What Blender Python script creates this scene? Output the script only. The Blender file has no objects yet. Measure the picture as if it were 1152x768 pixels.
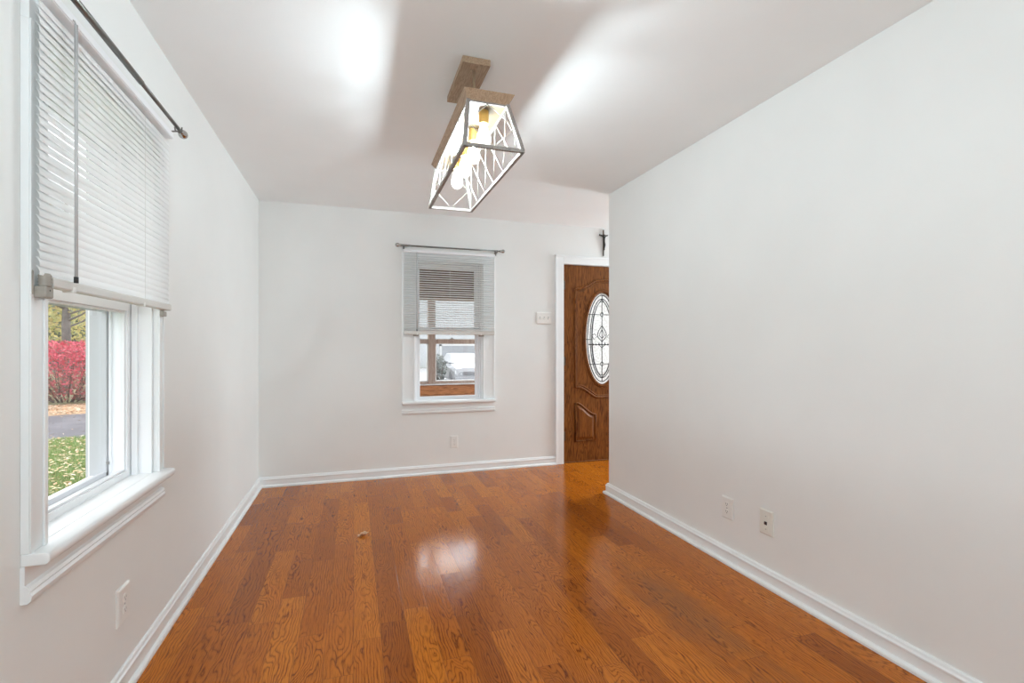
import bpy, bmesh, math, random
from math import sin, cos, pi, radians, sqrt
from mathutils import Vector, Matrix
random.seed(7)
S = bpy.context.scene
COL = S.collection

# ------------------------------------------------------------------ camera
CAM_H = 1.196
cd = bpy.data.cameras.new('camera')
cam = bpy.data.objects.new('camera', cd); COL.objects.link(cam)
cd.sensor_fit = 'HORIZONTAL'; cd.sensor_width = 36.0
cd.lens = 554.0 / 1152.0 * 36.0
cd.shift_y = 6.0 / 1152.0
cd.clip_start = 0.02; cd.clip_end = 300
cam.location = (0, 0, CAM_H)
cam.rotation_euler = (pi / 2, 0, -math.atan(178.4 / 554.0))
S.camera = cam

# ------------------------------------------------------------------ colour management, sky, lights
S.view_settings.view_transform = 'Standard'
S.view_settings.look = 'None'
S.view_settings.exposure = 0.36
S.view_settings.gamma = 1.0
S.view_settings.use_curve_mapping = False
try:
    S.cycles.max_bounces = 10; S.cycles.diffuse_bounces = 6; S.cycles.transparent_max_bounces = 24
    S.cycles.sample_clamp_indirect = 6.0
    S.cycles.caustics_reflective = False; S.cycles.caustics_refractive = False
except Exception:
    pass
w = bpy.data.worlds.new('overcast_sky'); S.world = w; w.use_nodes = True
nt = w.node_tree; nt.nodes.clear()
wo = nt.nodes.new('ShaderNodeOutputWorld'); bg = nt.nodes.new('ShaderNodeBackground')
tc = nt.nodes.new('ShaderNodeTexCoord'); sx = nt.nodes.new('ShaderNodeSeparateXYZ')
rp = nt.nodes.new('ShaderNodeValToRGB')
rp.color_ramp.elements[0].position = 0.45; rp.color_ramp.elements[0].color = (0.86, 0.90, 0.95, 1)
rp.color_ramp.elements[1].position = 0.9; rp.color_ramp.elements[1].color = (1.0, 1.0, 1.0, 1)
nt.links.new(tc.outputs['Generated'], sx.inputs[0]); nt.links.new(sx.outputs[2], rp.inputs[0])
dp = nt.nodes.new('ShaderNodeVectorMath'); dp.operation = 'DOT_PRODUCT'; dp.inputs[1].default_value = (.18, .905, .385)
nt.links.new(tc.outputs['Generated'], dp.inputs[0])
gl_ = nt.nodes.new('ShaderNodeMapRange'); gl_.interpolation_type = 'SMOOTHSTEP'; gl_.inputs[1].default_value = .84; gl_.inputs[2].default_value = .985; gl_.inputs[3].default_value = 1.0; gl_.inputs[4].default_value = 3.4
nt.links.new(dp.outputs['Value'], gl_.inputs[0])
st_ = nt.nodes.new('ShaderNodeMath'); st_.operation = 'MULTIPLY'; st_.inputs[1].default_value = 2.6
nt.links.new(gl_.outputs[0], st_.inputs[0]); nt.links.new(st_.outputs[0], bg.inputs[1])
nt.links.new(rp.outputs[0], bg.inputs[0]); nt.links.new(bg.outputs[0], wo.inputs[0])
FILAMENT = 2250.0     # radiance of the filament inside each bulb

def area(name, loc, target, sx_, sy_, power, color):
    l = bpy.data.lights.new(name, 'AREA'); l.shape = 'RECTANGLE'; l.size = sx_; l.size_y = sy_
    l.energy = power; l.color = color
    o = bpy.data.objects.new(name, l); COL.objects.link(o); o.location = loc
    d = Vector(target) - Vector(loc)
    o.rotation_euler = d.to_track_quat('-Z', 'Y').to_euler()
    return o
# added fill lights, unseen: two behind the camera, two in the hall
area('rear_fill', (0.6, -2.35, 1.25), (0.6, 2.2, 2.3), 2.2, 1.7, 9, (0.78, 0.925, 1.0))  # added fill from behind the camera; the back wall has no window
up = area('ceiling_bounce_fill', (0.15, -1.0, 1.55), (0.15, 0.25, 2.60), 0.5, 0.5, 27, (0.79, 0.925, 0.99))  # added uplight bounced off the ceiling for even fill, no fixture
area('hall_side_fill', (4.9, 4.05, 1.45), (0.0, 4.1, 1.5), 1.0, 1.7, 62, (0.80, 0.93, 1.0))  # added side fill through the hall opening; the hall wall is closed
area('hall_top_fill', (3.6, 4.0, 2.40), (3.6, 4.0, 0), 0.7, 0.5, 12, (0.82, 0.93, 1.0))  # added fill from above in the hall, no fixture there

# ------------------------------------------------------------------ mesh helpers
class MB:
    def __init__(self, fn=None):
        self.bm = bmesh.new(); self.fn = fn
    def v(self, p):
        p = self.fn(*p) if self.fn else p
        return self.bm.verts.new(p)
    def face(self, vs):
        try: return self.bm.faces.new(vs)
        except ValueError: return None
    def box(self, x0, x1, y0, y1, z0, z1):
        c = [self.v((x, y, z)) for x in (x0, x1) for y in (y0, y1) for z in (z0, z1)]
        for f in ((0, 1, 3, 2), (4, 6, 7, 5), (0, 4, 5, 1), (2, 3, 7, 6), (0, 2, 6, 4), (1, 5, 7, 3)):
            self.face([c[i] for i in f])
        return self
    def hexa(self, bot, top):
        b = [self.v(p) for p in bot]; t = [self.v(p) for p in top]; n = len(b)
        self.face(b[::-1]); self.face(t)
        for i in range(n): self.face([b[i], b[(i + 1) % n], t[(i + 1) % n], t[i]])
        return self
    def extrude(self, prof, mk, a, b):
        """closed profile [(p,q)...] swept between parameters a and b; mk(p,q,s) -> xyz"""
        A = [self.v(mk(p, q, a)) for p, q in prof]; B = [self.v(mk(p, q, b)) for p, q in prof]; n = len(prof)
        self.face(A[::-1]); self.face(B)
        for i in range(n): self.face([A[i], A[(i + 1) % n], B[(i + 1) % n], B[i]])
        return self
    def tube(self, pts, r, n=10, cap=True, closed=False):
        pts = [Vector(p) for p in pts]; N = len(pts); rings = []
        rs = r if isinstance(r, (list, tuple)) else [r] * N
        up = None
        for i, p in enumerate(pts):
            if closed: t = (pts[(i + 1) % N] - pts[i - 1])
            else: t = (pts[min(i + 1, N - 1)] - pts[max(i - 1, 0)])
            t.normalize()
            if up is None:
                up = Vector((0, 0, 1)) if abs(t.z) < .9 else Vector((1, 0, 0))
            a = t.cross(up)
            if a.length < 1e-5: a = t.cross(Vector((0.3, 1, 0.2)))
            a.normalize(); b = a.cross(t).normalized(); up = b
            rings.append([self.v(tuple(p + a * (rs[i] * cos(2 * pi * k / n)) + b * (rs[i] * sin(2 * pi * k / n)))) for k in range(n)])
        M = N if closed else N - 1
        for i in range(M):
            A, B = rings[i], rings[(i + 1) % N]
            for k in range(n): self.face([A[k], A[(k + 1) % n], B[(k + 1) % n], B[k]])
        if cap and not closed:
            self.face(rings[0][::-1]); self.face(rings[-1])
        return self
    def lathe(self, prof, o, axis=(0, 0, 1), n=20):
        """prof: (radius, height) list along axis from o"""
        ax = Vector(axis).normalized(); o = Vector(o)
        a = ax.orthogonal().normalized(); b = ax.cross(a)
        rings = []
        for r, h in prof:
            c = o + ax * h
            if r < 1e-6: rings.append([self.v(tuple(c))])
            else: rings.append([self.v(tuple(c + a * r * cos(2 * pi * k / n) + b * r * sin(2 * pi * k / n))) for k in range(n)])
        for A, B in zip(rings, rings[1:]):
            for k in range(n):
                k2 = (k + 1) % n
                if len(A) == 1 and len(B) == 1: continue
                if len(A) == 1: self.face([A[0], B[k], B[k2]])
                elif len(B) == 1: self.face([A[k], A[k2], B[0]])
                else: self.face([A[k], A[k2], B[k2], B[k]])
        if len(rings[0]) > 1: self.face(rings[0][::-1])
        if len(rings[-1]) > 1: self.face(rings[-1])
        return self
    def build(self, name, mat, parent=None, bevel=0, seg=2, smooth=False, angle=35):
        bmesh.ops.recalc_face_normals(self.bm, faces=self.bm.faces)
        me = bpy.data.meshes.new(name); self.bm.to_mesh(me); self.bm.free()
        o = bpy.data.objects.new(name, me); COL.objects.link(o)
        if mat: me.materials.append(mat)
        if parent: o.parent = parent; o.matrix_parent_inverse = Matrix.Translation(parent.location).inverted()
        if smooth:
            for p in me.polygons: p.use_smooth = True
        if bevel:
            m = o.modifiers.new('bevel', 'BEVEL'); m.width = bevel; m.segments = seg; m.limit_method = 'ANGLE'; m.angle_limit = radians(angle)
            for p in me.polygons: p.use_smooth = True
            m.harden_normals = True
        return o

def pyobj(name, verts, faces, mat, parent=None, smooth=False):
    me = bpy.data.meshes.new(name); me.from_pydata(verts, [], faces); me.update()
    o = bpy.data.objects.new(name, me); COL.objects.link(o)
    if mat: me.materials.append(mat)
    if parent: o.parent = parent; o.matrix_parent_inverse = Matrix.Translation(parent.location).inverted()
    if smooth:
        for p in me.polygons: p.use_smooth = True
    return o

def empty(name, loc):
    o = bpy.data.objects.new(name, None); COL.objects.link(o); o.location = loc; o.empty_display_size = .05
    return o
def tag(o, label, cat, group=None, kind=None):
    o['label'] = label; o['category'] = cat
    if group: o['group'] = group
    if kind: o['kind'] = kind
    return o
def structure(o, label=None, cat=None):
    o['kind'] = 'structure'
    if label: o['label'] = label
    if cat: o['category'] = cat
    return o

# ------------------------------------------------------------------ materials
def newmat(name):
    m = bpy.data.materials.new(name); m.use_nodes = True
    b = m.node_tree.nodes['Principled BSDF']
    return m, m.node_tree, b
def simple(name, col, rough=.5, metal=0, spec=.5, vary=0, scale=20, bump=0, bscale=80):
    m, t, b = newmat(name)
    b.inputs['Base Color'].default_value = (*col, 1); b.inputs['Roughness'].default_value = rough
    b.inputs['Metallic'].default_value = metal; b.inputs['Specular IOR Level'].default_value = spec
    tcn = t.nodes.new('ShaderNodeTexCoord')
    if vary:
        n = t.nodes.new('ShaderNodeTexNoise'); n.inputs['Scale'].default_value = scale; n.inputs['Detail'].default_value = 4
        t.links.new(tcn.outputs['Object'], n.inputs['Vector'])
        r = t.nodes.new('ShaderNodeValToRGB')
        r.color_ramp.elements[0].position = .3; r.color_ramp.elements[1].position = .7
        r.color_ramp.elements[0].color = tuple(c * (1 - vary) for c in col) + (1,)
        r.color_ramp.elements[1].color = tuple(min(1, c * (1 + vary)) for c in col) + (1,)
        t.links.new(n.outputs[0], r.inputs[0]); t.links.new(r.outputs[0], b.inputs['Base Color'])
    if bump:
        n2 = t.nodes.new('ShaderNodeTexNoise'); n2.inputs['Scale'].default_value = bscale
        t.links.new(tcn.outputs['Object'], n2.inputs['Vector'])
        bp = t.nodes.new('ShaderNodeBump'); bp.inputs['Strength'].default_value = bump; bp.inputs['Distance'].default_value = .002
        t.links.new(n2.outputs[0], bp.inputs['Height']); t.links.new(bp.outputs[0], b.inputs['Normal'])
    return m

M = {}
M['wall'] = simple('painted_wall', (.840, .843, .826), .6, spec=.3, vary=.012, scale=3, bump=.05, bscale=150)
M['ceiling'] = simple('painted_ceiling', (.90, .905, .90), .8, spec=.2, vary=.01, scale=3)
M['trim'] = simple('white_trim_paint', (.85, .865, .865), .32, spec=.5, vary=.01, scale=9)
M['vinyl'] = simple('white_vinyl', (.88, .885, .90), .3, spec=.5, vary=.008, scale=9)
M['ext_white'] = simple('white_exterior_trim', (.50, .51, .53), .5, vary=.015, scale=6)
M['plate'] = simple('white_plastic_plate', (.84, .83, .80), .35, vary=.01, scale=30)
M['ivory'] = simple('ivory_plastic_plate', (.80, .785, .72), .35, vary=.01, scale=30)
M['rail'] = simple('grey_white_blind_rail', (.68, .665, .63), .4, vary=.01, scale=30)
M['slot'] = simple('dark_slot', (.03, .03, .03), .6, vary=.1)
M['grey_plastic'] = simple('grey_brown_plastic', (.33, .30, .26), .45, vary=.06, scale=60)
M['rod'] = simple('pewter_metal', (.20, .195, .185), .35, metal=.85, vary=.06, scale=40)
M['finial'] = simple('polished_nickel', (.45, .44, .42), .18, metal=1, vary=.04, scale=40)
M['brass'] = simple('brushed_brass', (.78, .48, .14), .35, metal=.7, vary=.05, scale=60)
M['bronze'] = simple('brown_crucifix_metal', (.035, .028, .022), .4, metal=.4, vary=.1, scale=60)
M['crosswood'] = simple('brown_crucifix_wood', (.10, .07, .05), .5, vary=.15, scale=60)
M['came'] = simple('dark_lead_came', (.05, .05, .055), .4, metal=.5, vary=.1, scale=60)
M['hinge'] = simple('aged_hinge_metal', (.12, .09, .06), .4, metal=.8, vary=.1, scale=60)
M['screw'] = simple('steel_screw', (.4, .4, .4), .3, metal=1, vary=.05)

def slatmat():
    m, t, b = newmat('translucent_blind_slat')
    b.inputs['Base Color'].default_value = (.93, .93, .925, 1); b.inputs['Roughness'].default_value = .4
    tr = t.nodes.new('ShaderNodeBsdfTranslucent'); tr.inputs[0].default_value = (.9, .9, .9, 1)
    mx = t.nodes.new('ShaderNodeMixShader'); mx.inputs[0].default_value = .24
    t.links.new(b.outputs[0], mx.inputs[1]); t.links.new(tr.outputs[0], mx.inputs[2])
    t.links.new(mx.outputs[0], t.nodes['Material Output'].inputs[0])
    return m
M['slat'] = slatmat()
def glassmat(name, tint=(.99, .995, .995), ior=1.5, fac=.055):
    m, t, b = newmat(name); t.nodes.remove(b)
    tr = t.nodes.new('ShaderNodeBsdfTransparent'); tr.inputs[0].default_value = (*tint, 1)
    gl = t.nodes.new('ShaderNodeBsdfGlossy'); gl.inputs['Roughness'].default_value = .02
    fr = t.nodes.new('ShaderNodeFresnel'); fr.inputs[0].default_value = ior
    mx = t.nodes.new('ShaderNodeMixShader')
    g = t.nodes.new('ShaderNodeNewGeometry'); mu = t.nodes.new('ShaderNodeMath'); mu.operation = 'MULTIPLY_ADD'; mu.inputs[1].default_value = -1; mu.inputs[2].default_value = 1
    t.links.new(g.outputs['Backfacing'], mu.inputs[0]); m2 = t.nodes.new('ShaderNodeMath'); m2.operation = 'MULTIPLY'
    t.links.new(fr.outputs[0], m2.inputs[0]); t.links.new(mu.outputs[0], m2.inputs[1])
    t.links.new(m2.outputs[0], mx.inputs[0]); t.links.new(tr.outputs[0], mx.inputs[1]); t.links.new(gl.outputs[0], mx.inputs[2])
    t.links.new(mx.outputs[0], t.nodes['Material Output'].inputs[0])
    return m
M['glass'] = glassmat('clear_window_glass')
M['wandglass'] = simple('grey_acrylic_wand', (.50, .50, .50), .2, vary=.05, scale=50)
def frosted():
    m, t, b = newmat('frosted_leaded_glass')
    b.inputs['Base Color'].default_value = (.85, .86, .86, 1); b.inputs['Roughness'].default_value = .15
    tr = t.nodes.new('ShaderNodeBsdfTranslucent')
    n = t.nodes.new('ShaderNodeTexNoise'); n.inputs['Scale'].default_value = 60; n.inputs['Detail'].default_value = 4
    tcn = t.nodes.new('ShaderNodeTexCoord'); t.links.new(tcn.outputs['Object'], n.inputs['Vector'])
    rr = t.nodes.new('ShaderNodeValToRGB'); rr.color_ramp.elements[0].position = .35; rr.color_ramp.elements[1].position = .65
    rr.color_ramp.elements[0].color = (.54, .54, .53, 1); rr.color_ramp.elements[1].color = (.84, .845, .84, 1)
    t.links.new(n.outputs[0], rr.inputs[0]); t.links.new(rr.outputs[0], tr.inputs[0])
    m1 = t.nodes.new('ShaderNodeMixShader'); m1.inputs[0].default_value = .02
    tp = t.nodes.new('ShaderNodeBsdfTransparent')
    t.links.new(tr.outputs[0], m1.inputs[1]); t.links.new(tp.outputs[0], m1.inputs[2])
    m2 = t.nodes.new('ShaderNodeMixShader'); m2.inputs[0].default_value = .12
    t.links.new(m1.outputs[0], m2.inputs[1]); t.links.new(b.outputs[0], m2.inputs[2])
    t.links.new(m2.outputs[0], t.nodes['Material Output'].inputs[0])
    return m
M['frosted'] = frosted()
def emis(name, col, s):
    m, t, b = newmat(name)
    b.inputs['Base Color'].default_value = (.9, .9, .9, 1)
    b.inputs['Emission Color'].default_value = (*col, 1); b.inputs['Emission Strength'].default_value = s
    return m
M['filament'] = emis('lit_filament', (.785, .925, .99), FILAMENT)
def bulbglass():
    m, t, b = newmat('glowing_bulb_glass'); t.nodes.remove(b)
    tp = t.nodes.new('ShaderNodeBsdfTransparent'); em = t.nodes.new('ShaderNodeEmission'); em.inputs[0].default_value = (1, .98, .95, 1); em.inputs[1].default_value = 5.0
    mx = t.nodes.new('ShaderNodeMixShader'); mx.inputs[0].default_value = .3
    t.links.new(tp.outputs[0], mx.inputs[1]); t.links.new(em.outputs[0], mx.inputs[2]); t.links.new(mx.outputs[0], t.nodes['Material Output'].inputs[0])
    return m
M['bulb'] = bulbglass()

def woodmat(name, dark, mid, light, axis='Z', scale=1.0, rough=.4, spec=.4):
    """straight grained board: stretched noise along the grain + wavy rings"""
    m, t, b = newmat(name)
    tcn = t.nodes.new('ShaderNodeTexCoord'); mp = t.nodes.new('ShaderNodeMapping')
    sc = {'X': (1.2, 14, 14), 'Y': (14, 1.2, 14), 'Z': (14, 14, 1.2)}[axis]
    mp.inputs['Scale'].default_value = tuple(s * scale for s in sc)
    t.links.new(tcn.outputs['Object'], mp.inputs[0])
    n = t.nodes.new('ShaderNodeTexNoise'); n.inputs['Scale'].default_value = 1.0; n.inputs['Detail'].default_value = 3; n.inputs['Distortion'].default_value = .6
    t.links.new(mp.outputs[0], n.inputs['Vector'])
    mul = t.nodes.new('ShaderNodeMath'); mul.operation = 'MULTIPLY'; mul.inputs[1].default_value = 9; t.links.new(n.outputs[0], mul.inputs[0])
    fr = t.nodes.new('ShaderNodeMath'); fr.operation = 'PINGPONG'; fr.inputs[1].default_value = .5; t.links.new(mul.outputs[0], fr.inputs[0])
    n2 = t.nodes.new('ShaderNodeTexNoise'); n2.inputs['Scale'].default_value = 9; n2.inputs['Detail'].default_value = 4; t.links.new(mp.outputs[0], n2.inputs['Vector'])
    ad = t.nodes.new('ShaderNodeMath'); ad.operation = 'MULTIPLY_ADD'; ad.inputs[1].default_value = .9; t.links.new(n2.outputs[0], ad.inputs[0]); t.links.new(fr.outputs[0], ad.inputs[2])
    r = t.nodes.new('ShaderNodeValToRGB'); e = r.color_ramp.elements
    e[0].position = .35; e[0].color = (*dark, 1); e[1].position = 1.0; e[1].color = (*light, 1)
    x = e.new(.6); x.color = (*mid, 1)
    t.links.new(ad.outputs[0], r.inputs[0]); t.links.new(r.outputs[0], b.inputs['Base Color'])
    b.inputs['Roughness'].default_value = rough; b.inputs['Specular IOR Level'].default_value = spec
    return m
M['door'] = woodmat('dark_oak_door', (.060, .017, .003), (.155, .049, .009), (.25, .088, .018), 'Z', 1.6, .42, spec=.22)
M['lampwood'] = woodmat('brown_driftwood_lamp', (.27, .17, .105), (.36, .24, .155), (.45, .32, .215), 'Y', 2.5, .5)
M['lampgrey'] = woodmat('grey_weathered_frame', (.20, .18, .165), (.27, .245, .225), (.36, .33, .30), 'Y', 2.5, .5)
M['rodwhite'] = simple('pale_lattice_metal', (.62, .58, .52), .4, metal=.2, vary=.04, scale=60)
M['stem'] = simple('tan_stem_metal', (.50, .37, .25), .4, metal=.4, vary=.04, scale=60)
M['porchwood'] = woodmat('orange_porch_boards', (.30, .11, .04), (.52, .21, .075), (.68, .31, .13), 'X', 1.2, .5)
M['porchbrown'] = woodmat('brown_porch_ceiling', (.11, .058, .038), (.16, .088, .058), (.22, .13, .09), 'X', 1.2, .6)
M['mullion'] = woodmat('taupe_porch_mullion', (.33, .24, .20), (.42, .32, .27), (.50, .40, .34), 'Z', 1.2, .6)

def floormat():
    m, t, b = newmat('oak_plank_floor')
    L = t.links
    def math_(op, a, c=None, d=None):
        n = t.nodes.new('ShaderNodeMath'); n.operation = op
        for i, x in enumerate((a, c, d)):
            if x is None: continue
            if isinstance(x, (int, float)): n.inputs[i].default_value = x
            else: L.new(x, n.inputs[i])
        return n.outputs[0]
    def comb(x, y, z):
        n = t.nodes.new('ShaderNodeCombineXYZ')
        for i, q in enumerate((x, y, z)):
            if isinstance(q, (int, float)): n.inputs[i].default_value = q
            else: L.new(q, n.inputs[i])
        return n.outputs[0]
    def noise(vec, scale, detail=2, dist=0.0):
        n = t.nodes.new('ShaderNodeTexNoise'); n.inputs['Scale'].default_value = scale; n.inputs['Detail'].default_value = detail
        n.inputs['Distortion'].default_value = dist; L.new(vec, n.inputs['Vector']); return n.outputs[0]
    uv = t.nodes.new('ShaderNodeUVMap'); uv.uv_map = 'plank'
    s = t.nodes.new('ShaderNodeSeparateXYZ'); L.new(uv.outputs[0], s.inputs[0]); u, v = s.outputs[0], s.outputs[1]
    at = t.nodes.new('ShaderNodeAttribute'); at.attribute_name = 'plank_var'
    sc = t.nodes.new('ShaderNodeSeparateColor'); L.new(at.outputs['Color'], sc.inputs[0]); tone, seed, tilt = sc.outputs
    sd = math_('MULTIPLY', seed, 57.0)
    # slow warps of the annual rings
    w1 = noise(comb(math_('MULTIPLY', u, 9), math_('MULTIPLY', v, 2.6), sd), 1.0, 2)
    w2 = noise(comb(math_('MULTIPLY', u, 40), math_('MULTIPLY', v, 9), sd), 1.0, 2)
    cu = math_('MULTIPLY_ADD', seed, .13, -.012)
    du = math_('SUBTRACT', u, cu)
    dep = math_('MULTIPLY_ADD', v, math_('MULTIPLY_ADD', tilt, .15, -.075), math_('MULTIPLY_ADD', w1, .17, -.06))
    rr = math_('SQRT', math_('ADD', math_('MULTIPLY', du, du), math_('MULTIPLY', dep, dep)))
    rr = math_('ADD', rr, math_('MULTIPLY', w2, .022))
    ring = math_('FRACT', math_('MULTIPLY', rr, math_('MULTIPLY_ADD', tilt, 55.0, 70.0)))
    ringd = math_('POWER', math_('SUBTRACT', 1.0, math_('ABSOLUTE', math_('MULTIPLY_ADD', ring, 2.0, -1.0))), 3.2)
    patch = noise(comb(math_('MULTIPLY', u, 12), math_('MULTIPLY', v, 3), math_('ADD', sd, 9.0)), 1.0, 2)
    ringd = math_('MULTIPLY', ringd, math_('MULTIPLY_ADD', patch, 1.7, -.15))
    pores = noise(comb(math_('MULTIPLY', u, 420), math_('MULTIPLY', v, 12), sd), 1.0, 3)
    pd = math_('MULTIPLY', math_('GREATER_THAN', pores, .58), .40)
    grain = math_('MINIMUM', math_('ADD', math_('MULTIPLY', ringd, 1.0), pd), 1.0)
    # tone per plank
    r = t.nodes.new('ShaderNodeValToRGB'); e = r.color_ramp.elements
    e[0].position = 0.0; e[0].color = (.33, .085, .0075, 1); e[1].position = 1.0; e[1].color = (.59, .182, .014, 1)
    x = e.new(.5); x.color = (.475, .133, .010, 1)
    tn = math_('ADD', tone, math_('MULTIPLY_ADD', patch, .5, -.25)); L.new(tn, r.inputs[0])
    mx = t.nodes.new('ShaderNodeMix'); mx.data_type = 'RGBA'; mx.blend_type = 'MULTIPLY'
    L.new(grain, mx.inputs[0]); L.new(r.outputs[0], mx.inputs[6]); mx.inputs[7].default_value = (.27, .18, .15, 1)
    # worn grey stain in the boards by the right wall
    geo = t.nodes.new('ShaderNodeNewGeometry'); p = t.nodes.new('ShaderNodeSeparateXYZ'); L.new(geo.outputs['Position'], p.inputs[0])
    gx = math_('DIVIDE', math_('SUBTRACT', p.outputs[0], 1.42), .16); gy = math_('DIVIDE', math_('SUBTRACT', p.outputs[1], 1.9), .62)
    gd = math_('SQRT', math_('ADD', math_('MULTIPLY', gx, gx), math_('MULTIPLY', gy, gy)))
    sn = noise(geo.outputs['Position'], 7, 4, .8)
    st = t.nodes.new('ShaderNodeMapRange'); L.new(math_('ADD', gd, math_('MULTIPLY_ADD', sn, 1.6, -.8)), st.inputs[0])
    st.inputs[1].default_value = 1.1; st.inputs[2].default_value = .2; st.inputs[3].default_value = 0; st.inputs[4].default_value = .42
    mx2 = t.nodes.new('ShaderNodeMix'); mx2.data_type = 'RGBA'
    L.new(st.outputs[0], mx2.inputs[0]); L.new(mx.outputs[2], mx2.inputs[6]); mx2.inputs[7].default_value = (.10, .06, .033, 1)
    # seams
    eu = math_('MINIMUM', u, math_('SUBTRACT', .108, u))
    uv2 = t.nodes.new('ShaderNodeUVMap'); uv2.uv_map = 'ends'
    s2 = t.nodes.new('ShaderNodeSeparateXYZ'); L.new(uv2.outputs[0], s2.inputs[0])
    ev = math_('MINIMUM', s2.outputs[0], s2.outputs[1])
    ed = math_('MINIMUM', eu, ev)
    seam = t.nodes.new('ShaderNodeMapRange'); L.new(ed, seam.inputs[0]); seam.inputs[1].default_value = .0004; seam.inputs[2].default_value = .0018
    seam.inputs[3].default_value = 1; seam.inputs[4].default_value = 0
    mx3 = t.nodes.new('ShaderNodeMix'); mx3.data_type = 'RGBA'; L.new(math_('MULTIPLY', seam.outputs[0], .5), mx3.inputs[0])
    L.new(mx2.outputs[2], mx3.inputs[6]); mx3.inputs[7].default_value = (.10, .035, .014, 1)
    L.new(mx3.outputs[2], b.inputs['Base Color'])
    ro = noise(geo.outputs['Position'], 5, 3)
    L.new(math_('MULTIPLY_ADD', ro, .12, .11), b.inputs['Roughness'])
    b.inputs['Specular IOR Level'].default_value = .19; b.inputs['Specular Tint'].default_value = (1, .86, .70, 1); b.inputs['Coat Weight'].default_value = .04; b.inputs['Coat Roughness'].default_value = .1
    bp = t.nodes.new('ShaderNodeBump'); bp.inputs['Strength'].default_value = .25; bp.inputs['Distance'].default_value = .0012
    L.new(math_('SUBTRACT', math_('MULTIPLY', grain, -.15), seam.outputs[0]), bp.inputs['Height']); L.new(bp.outputs[0], b.inputs['Normal'])
    return m
M['floor'] = floormat()

# ------------------------------------------------------------------ room shell
XL, XR, YF, H = -0.766, 1.982, 4.64, 2.44
YB = -2.5; XE = 5.0; YEND = 3.58
WIN_Z0, WIN_Z1 = .68, 2.02
L_U0, L_U1, L_C = 1.562, 2.323, .067          # left window opening in Y and its casing width
F_U0, F_U1, F_C = .545, 1.192, .121           # far window opening in X and its casing width
D_X0, D_X1, D_H = 2.049, 2.962, 2.043

def build_floor():
    rng = random.Random(21)
    verts, faces, uv, ends, var = [], [], [], [], []
    PW = .108
    fixed = {1: [(2.955, .25, .31, .66), (2.20, .05, .21, .52)], 4: [(2.155, .0, .55, .5), (1.50, .5, .3, .7)],
             -3: [(2.56, .95, .22, .55), (1.7, .8, .5, .3)], 0: [(3.24, .85, .5, .62), (2.1, .6, .1, .4)],
             -2: [(2.95, .45, .12, .36), (2.2, .6, .62, .8)]}
    for k in range(-8, 38):
        x0 = .001 + k * PW
        cuts = [YF + .02]
        marks = []
        if k in fixed:
            for (yy, tn, sd, tl) in fixed[k]: marks.append((yy, tn, sd, tl))
        y = YF + .02; segs = []
        while y > YB:
            ln = rng.choice((.35, .5, .6, .75, .9, 1.1)) * rng.uniform(.9, 1.1)
            segs.append([y, max(y - ln, YB), rng.betavariate(2.2, 2.0), rng.random(), rng.random()]); y -= ln
        if marks:
            top = marks[0][0]; bot = marks[-1][0]
            keep = [s for s in segs if s[1] > top + .15]
            y = keep[-1][1] if keep else YF + .02
            keep.append([y, top, rng.random(), rng.random(), rng.random()])
            for i, mk in enumerate(marks):
                nb = marks[i + 1][0] if i + 1 < len(marks) else mk[0] - .8
                keep.append([mk[0], nb, mk[1], mk[2], mk[3]])
            y = keep[-1][1]
            while y > YB:
                ln = rng.uniform(.4, 1.1); keep.append([y, max(y - ln, YB), rng.random(), rng.random(), rng.random()]); y -= ln
            segs = keep
        for (a, c, tn, sd, tl) in segs:
            i = len(verts); x1 = x0 + PW
            verts += [(x0, c, 0), (x1, c, 0), (x1, a, 0), (x0, a, 0)]; faces.append((i, i + 1, i + 2, i + 3))
            ln = a - c
            uv += [(0, 0), (PW, 0), (PW, ln), (0, ln)]
            ends += [(0, ln), (0, ln), (ln, 0), (ln, 0)]
            var += [(tn, sd, tl, 1)] * 4
    o = pyobj('floor', verts, faces, M['floor'])
    me = o.data
    l1 = me.uv_layers.new(name='plank'); l2 = me.uv_layers.new(name='ends')
    for i, (p, q) in enumerate(zip(uv, ends)): l1.data[i].uv = p; l2.data[i].uv = q
    ca = me.color_attributes.new('plank_var', 'FLOAT_COLOR', 'CORNER')
    for i, c in enumerate(var): ca.data[i].color = c
    return structure(o)
build_floor()
slab = MB(); slab.box(XL - .2, XE + .2, YB - .2, YF + .19, -.25, -.012); structure(slab.build('trim_9', M['ext_white']))

b = MB(); b.box(XL - .214, XE + .2, YB - .2, YF + .19, H, H + .2); structure(b.build('ceiling', M['ceiling']))
def wall_boxes(mb, mk, u0, u1, z0, z1, holes):
    """mk(u0,u1,z0,z1) adds a box; holes sorted along u"""
    x = u0
    for (a, c, zz0, zz1) in holes:
        if a > x: mk(x, a, z0, z1)
        if zz0 > z0: mk(a, c, z0, zz0)
        if zz1 < z1: mk(a, c, zz1, z1)
        x = c
    mk(x, u1, z0, z1)
b = MB(); wall_boxes(b, lambda u0, u1, z0, z1: b.box(XL - .214, XL, u0, u1, z0, z1), YB - .2, YF + .19, -.25, H,
                     [(L_U0, L_U1, WIN_Z0, WIN_Z1)])
structure(b.build('wall_left', M['wall']))
b = MB(); wall_boxes(b, lambda u0, u1, z0, z1: b.box(u0, u1, YF, YF + .19, z0, z1), XL, XE + .2, 0, H,
                     [(F_U0, F_U1, WIN_Z0, WIN_Z1), (D_X0 - .02, D_X1 + .02, 0, D_H + .02)])
structure(b.build('wall_far', M['wall']))
b = MB(); b.box(XR, XR + .12, YB, YEND, 0, H); structure(b.build('wall_right', M['wall'], bevel=.004))
b = MB(); b.box(XL, XE + .2, YB - .2, YB, 0, H); structure(b.build('wall_back', M['wall']))
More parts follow.
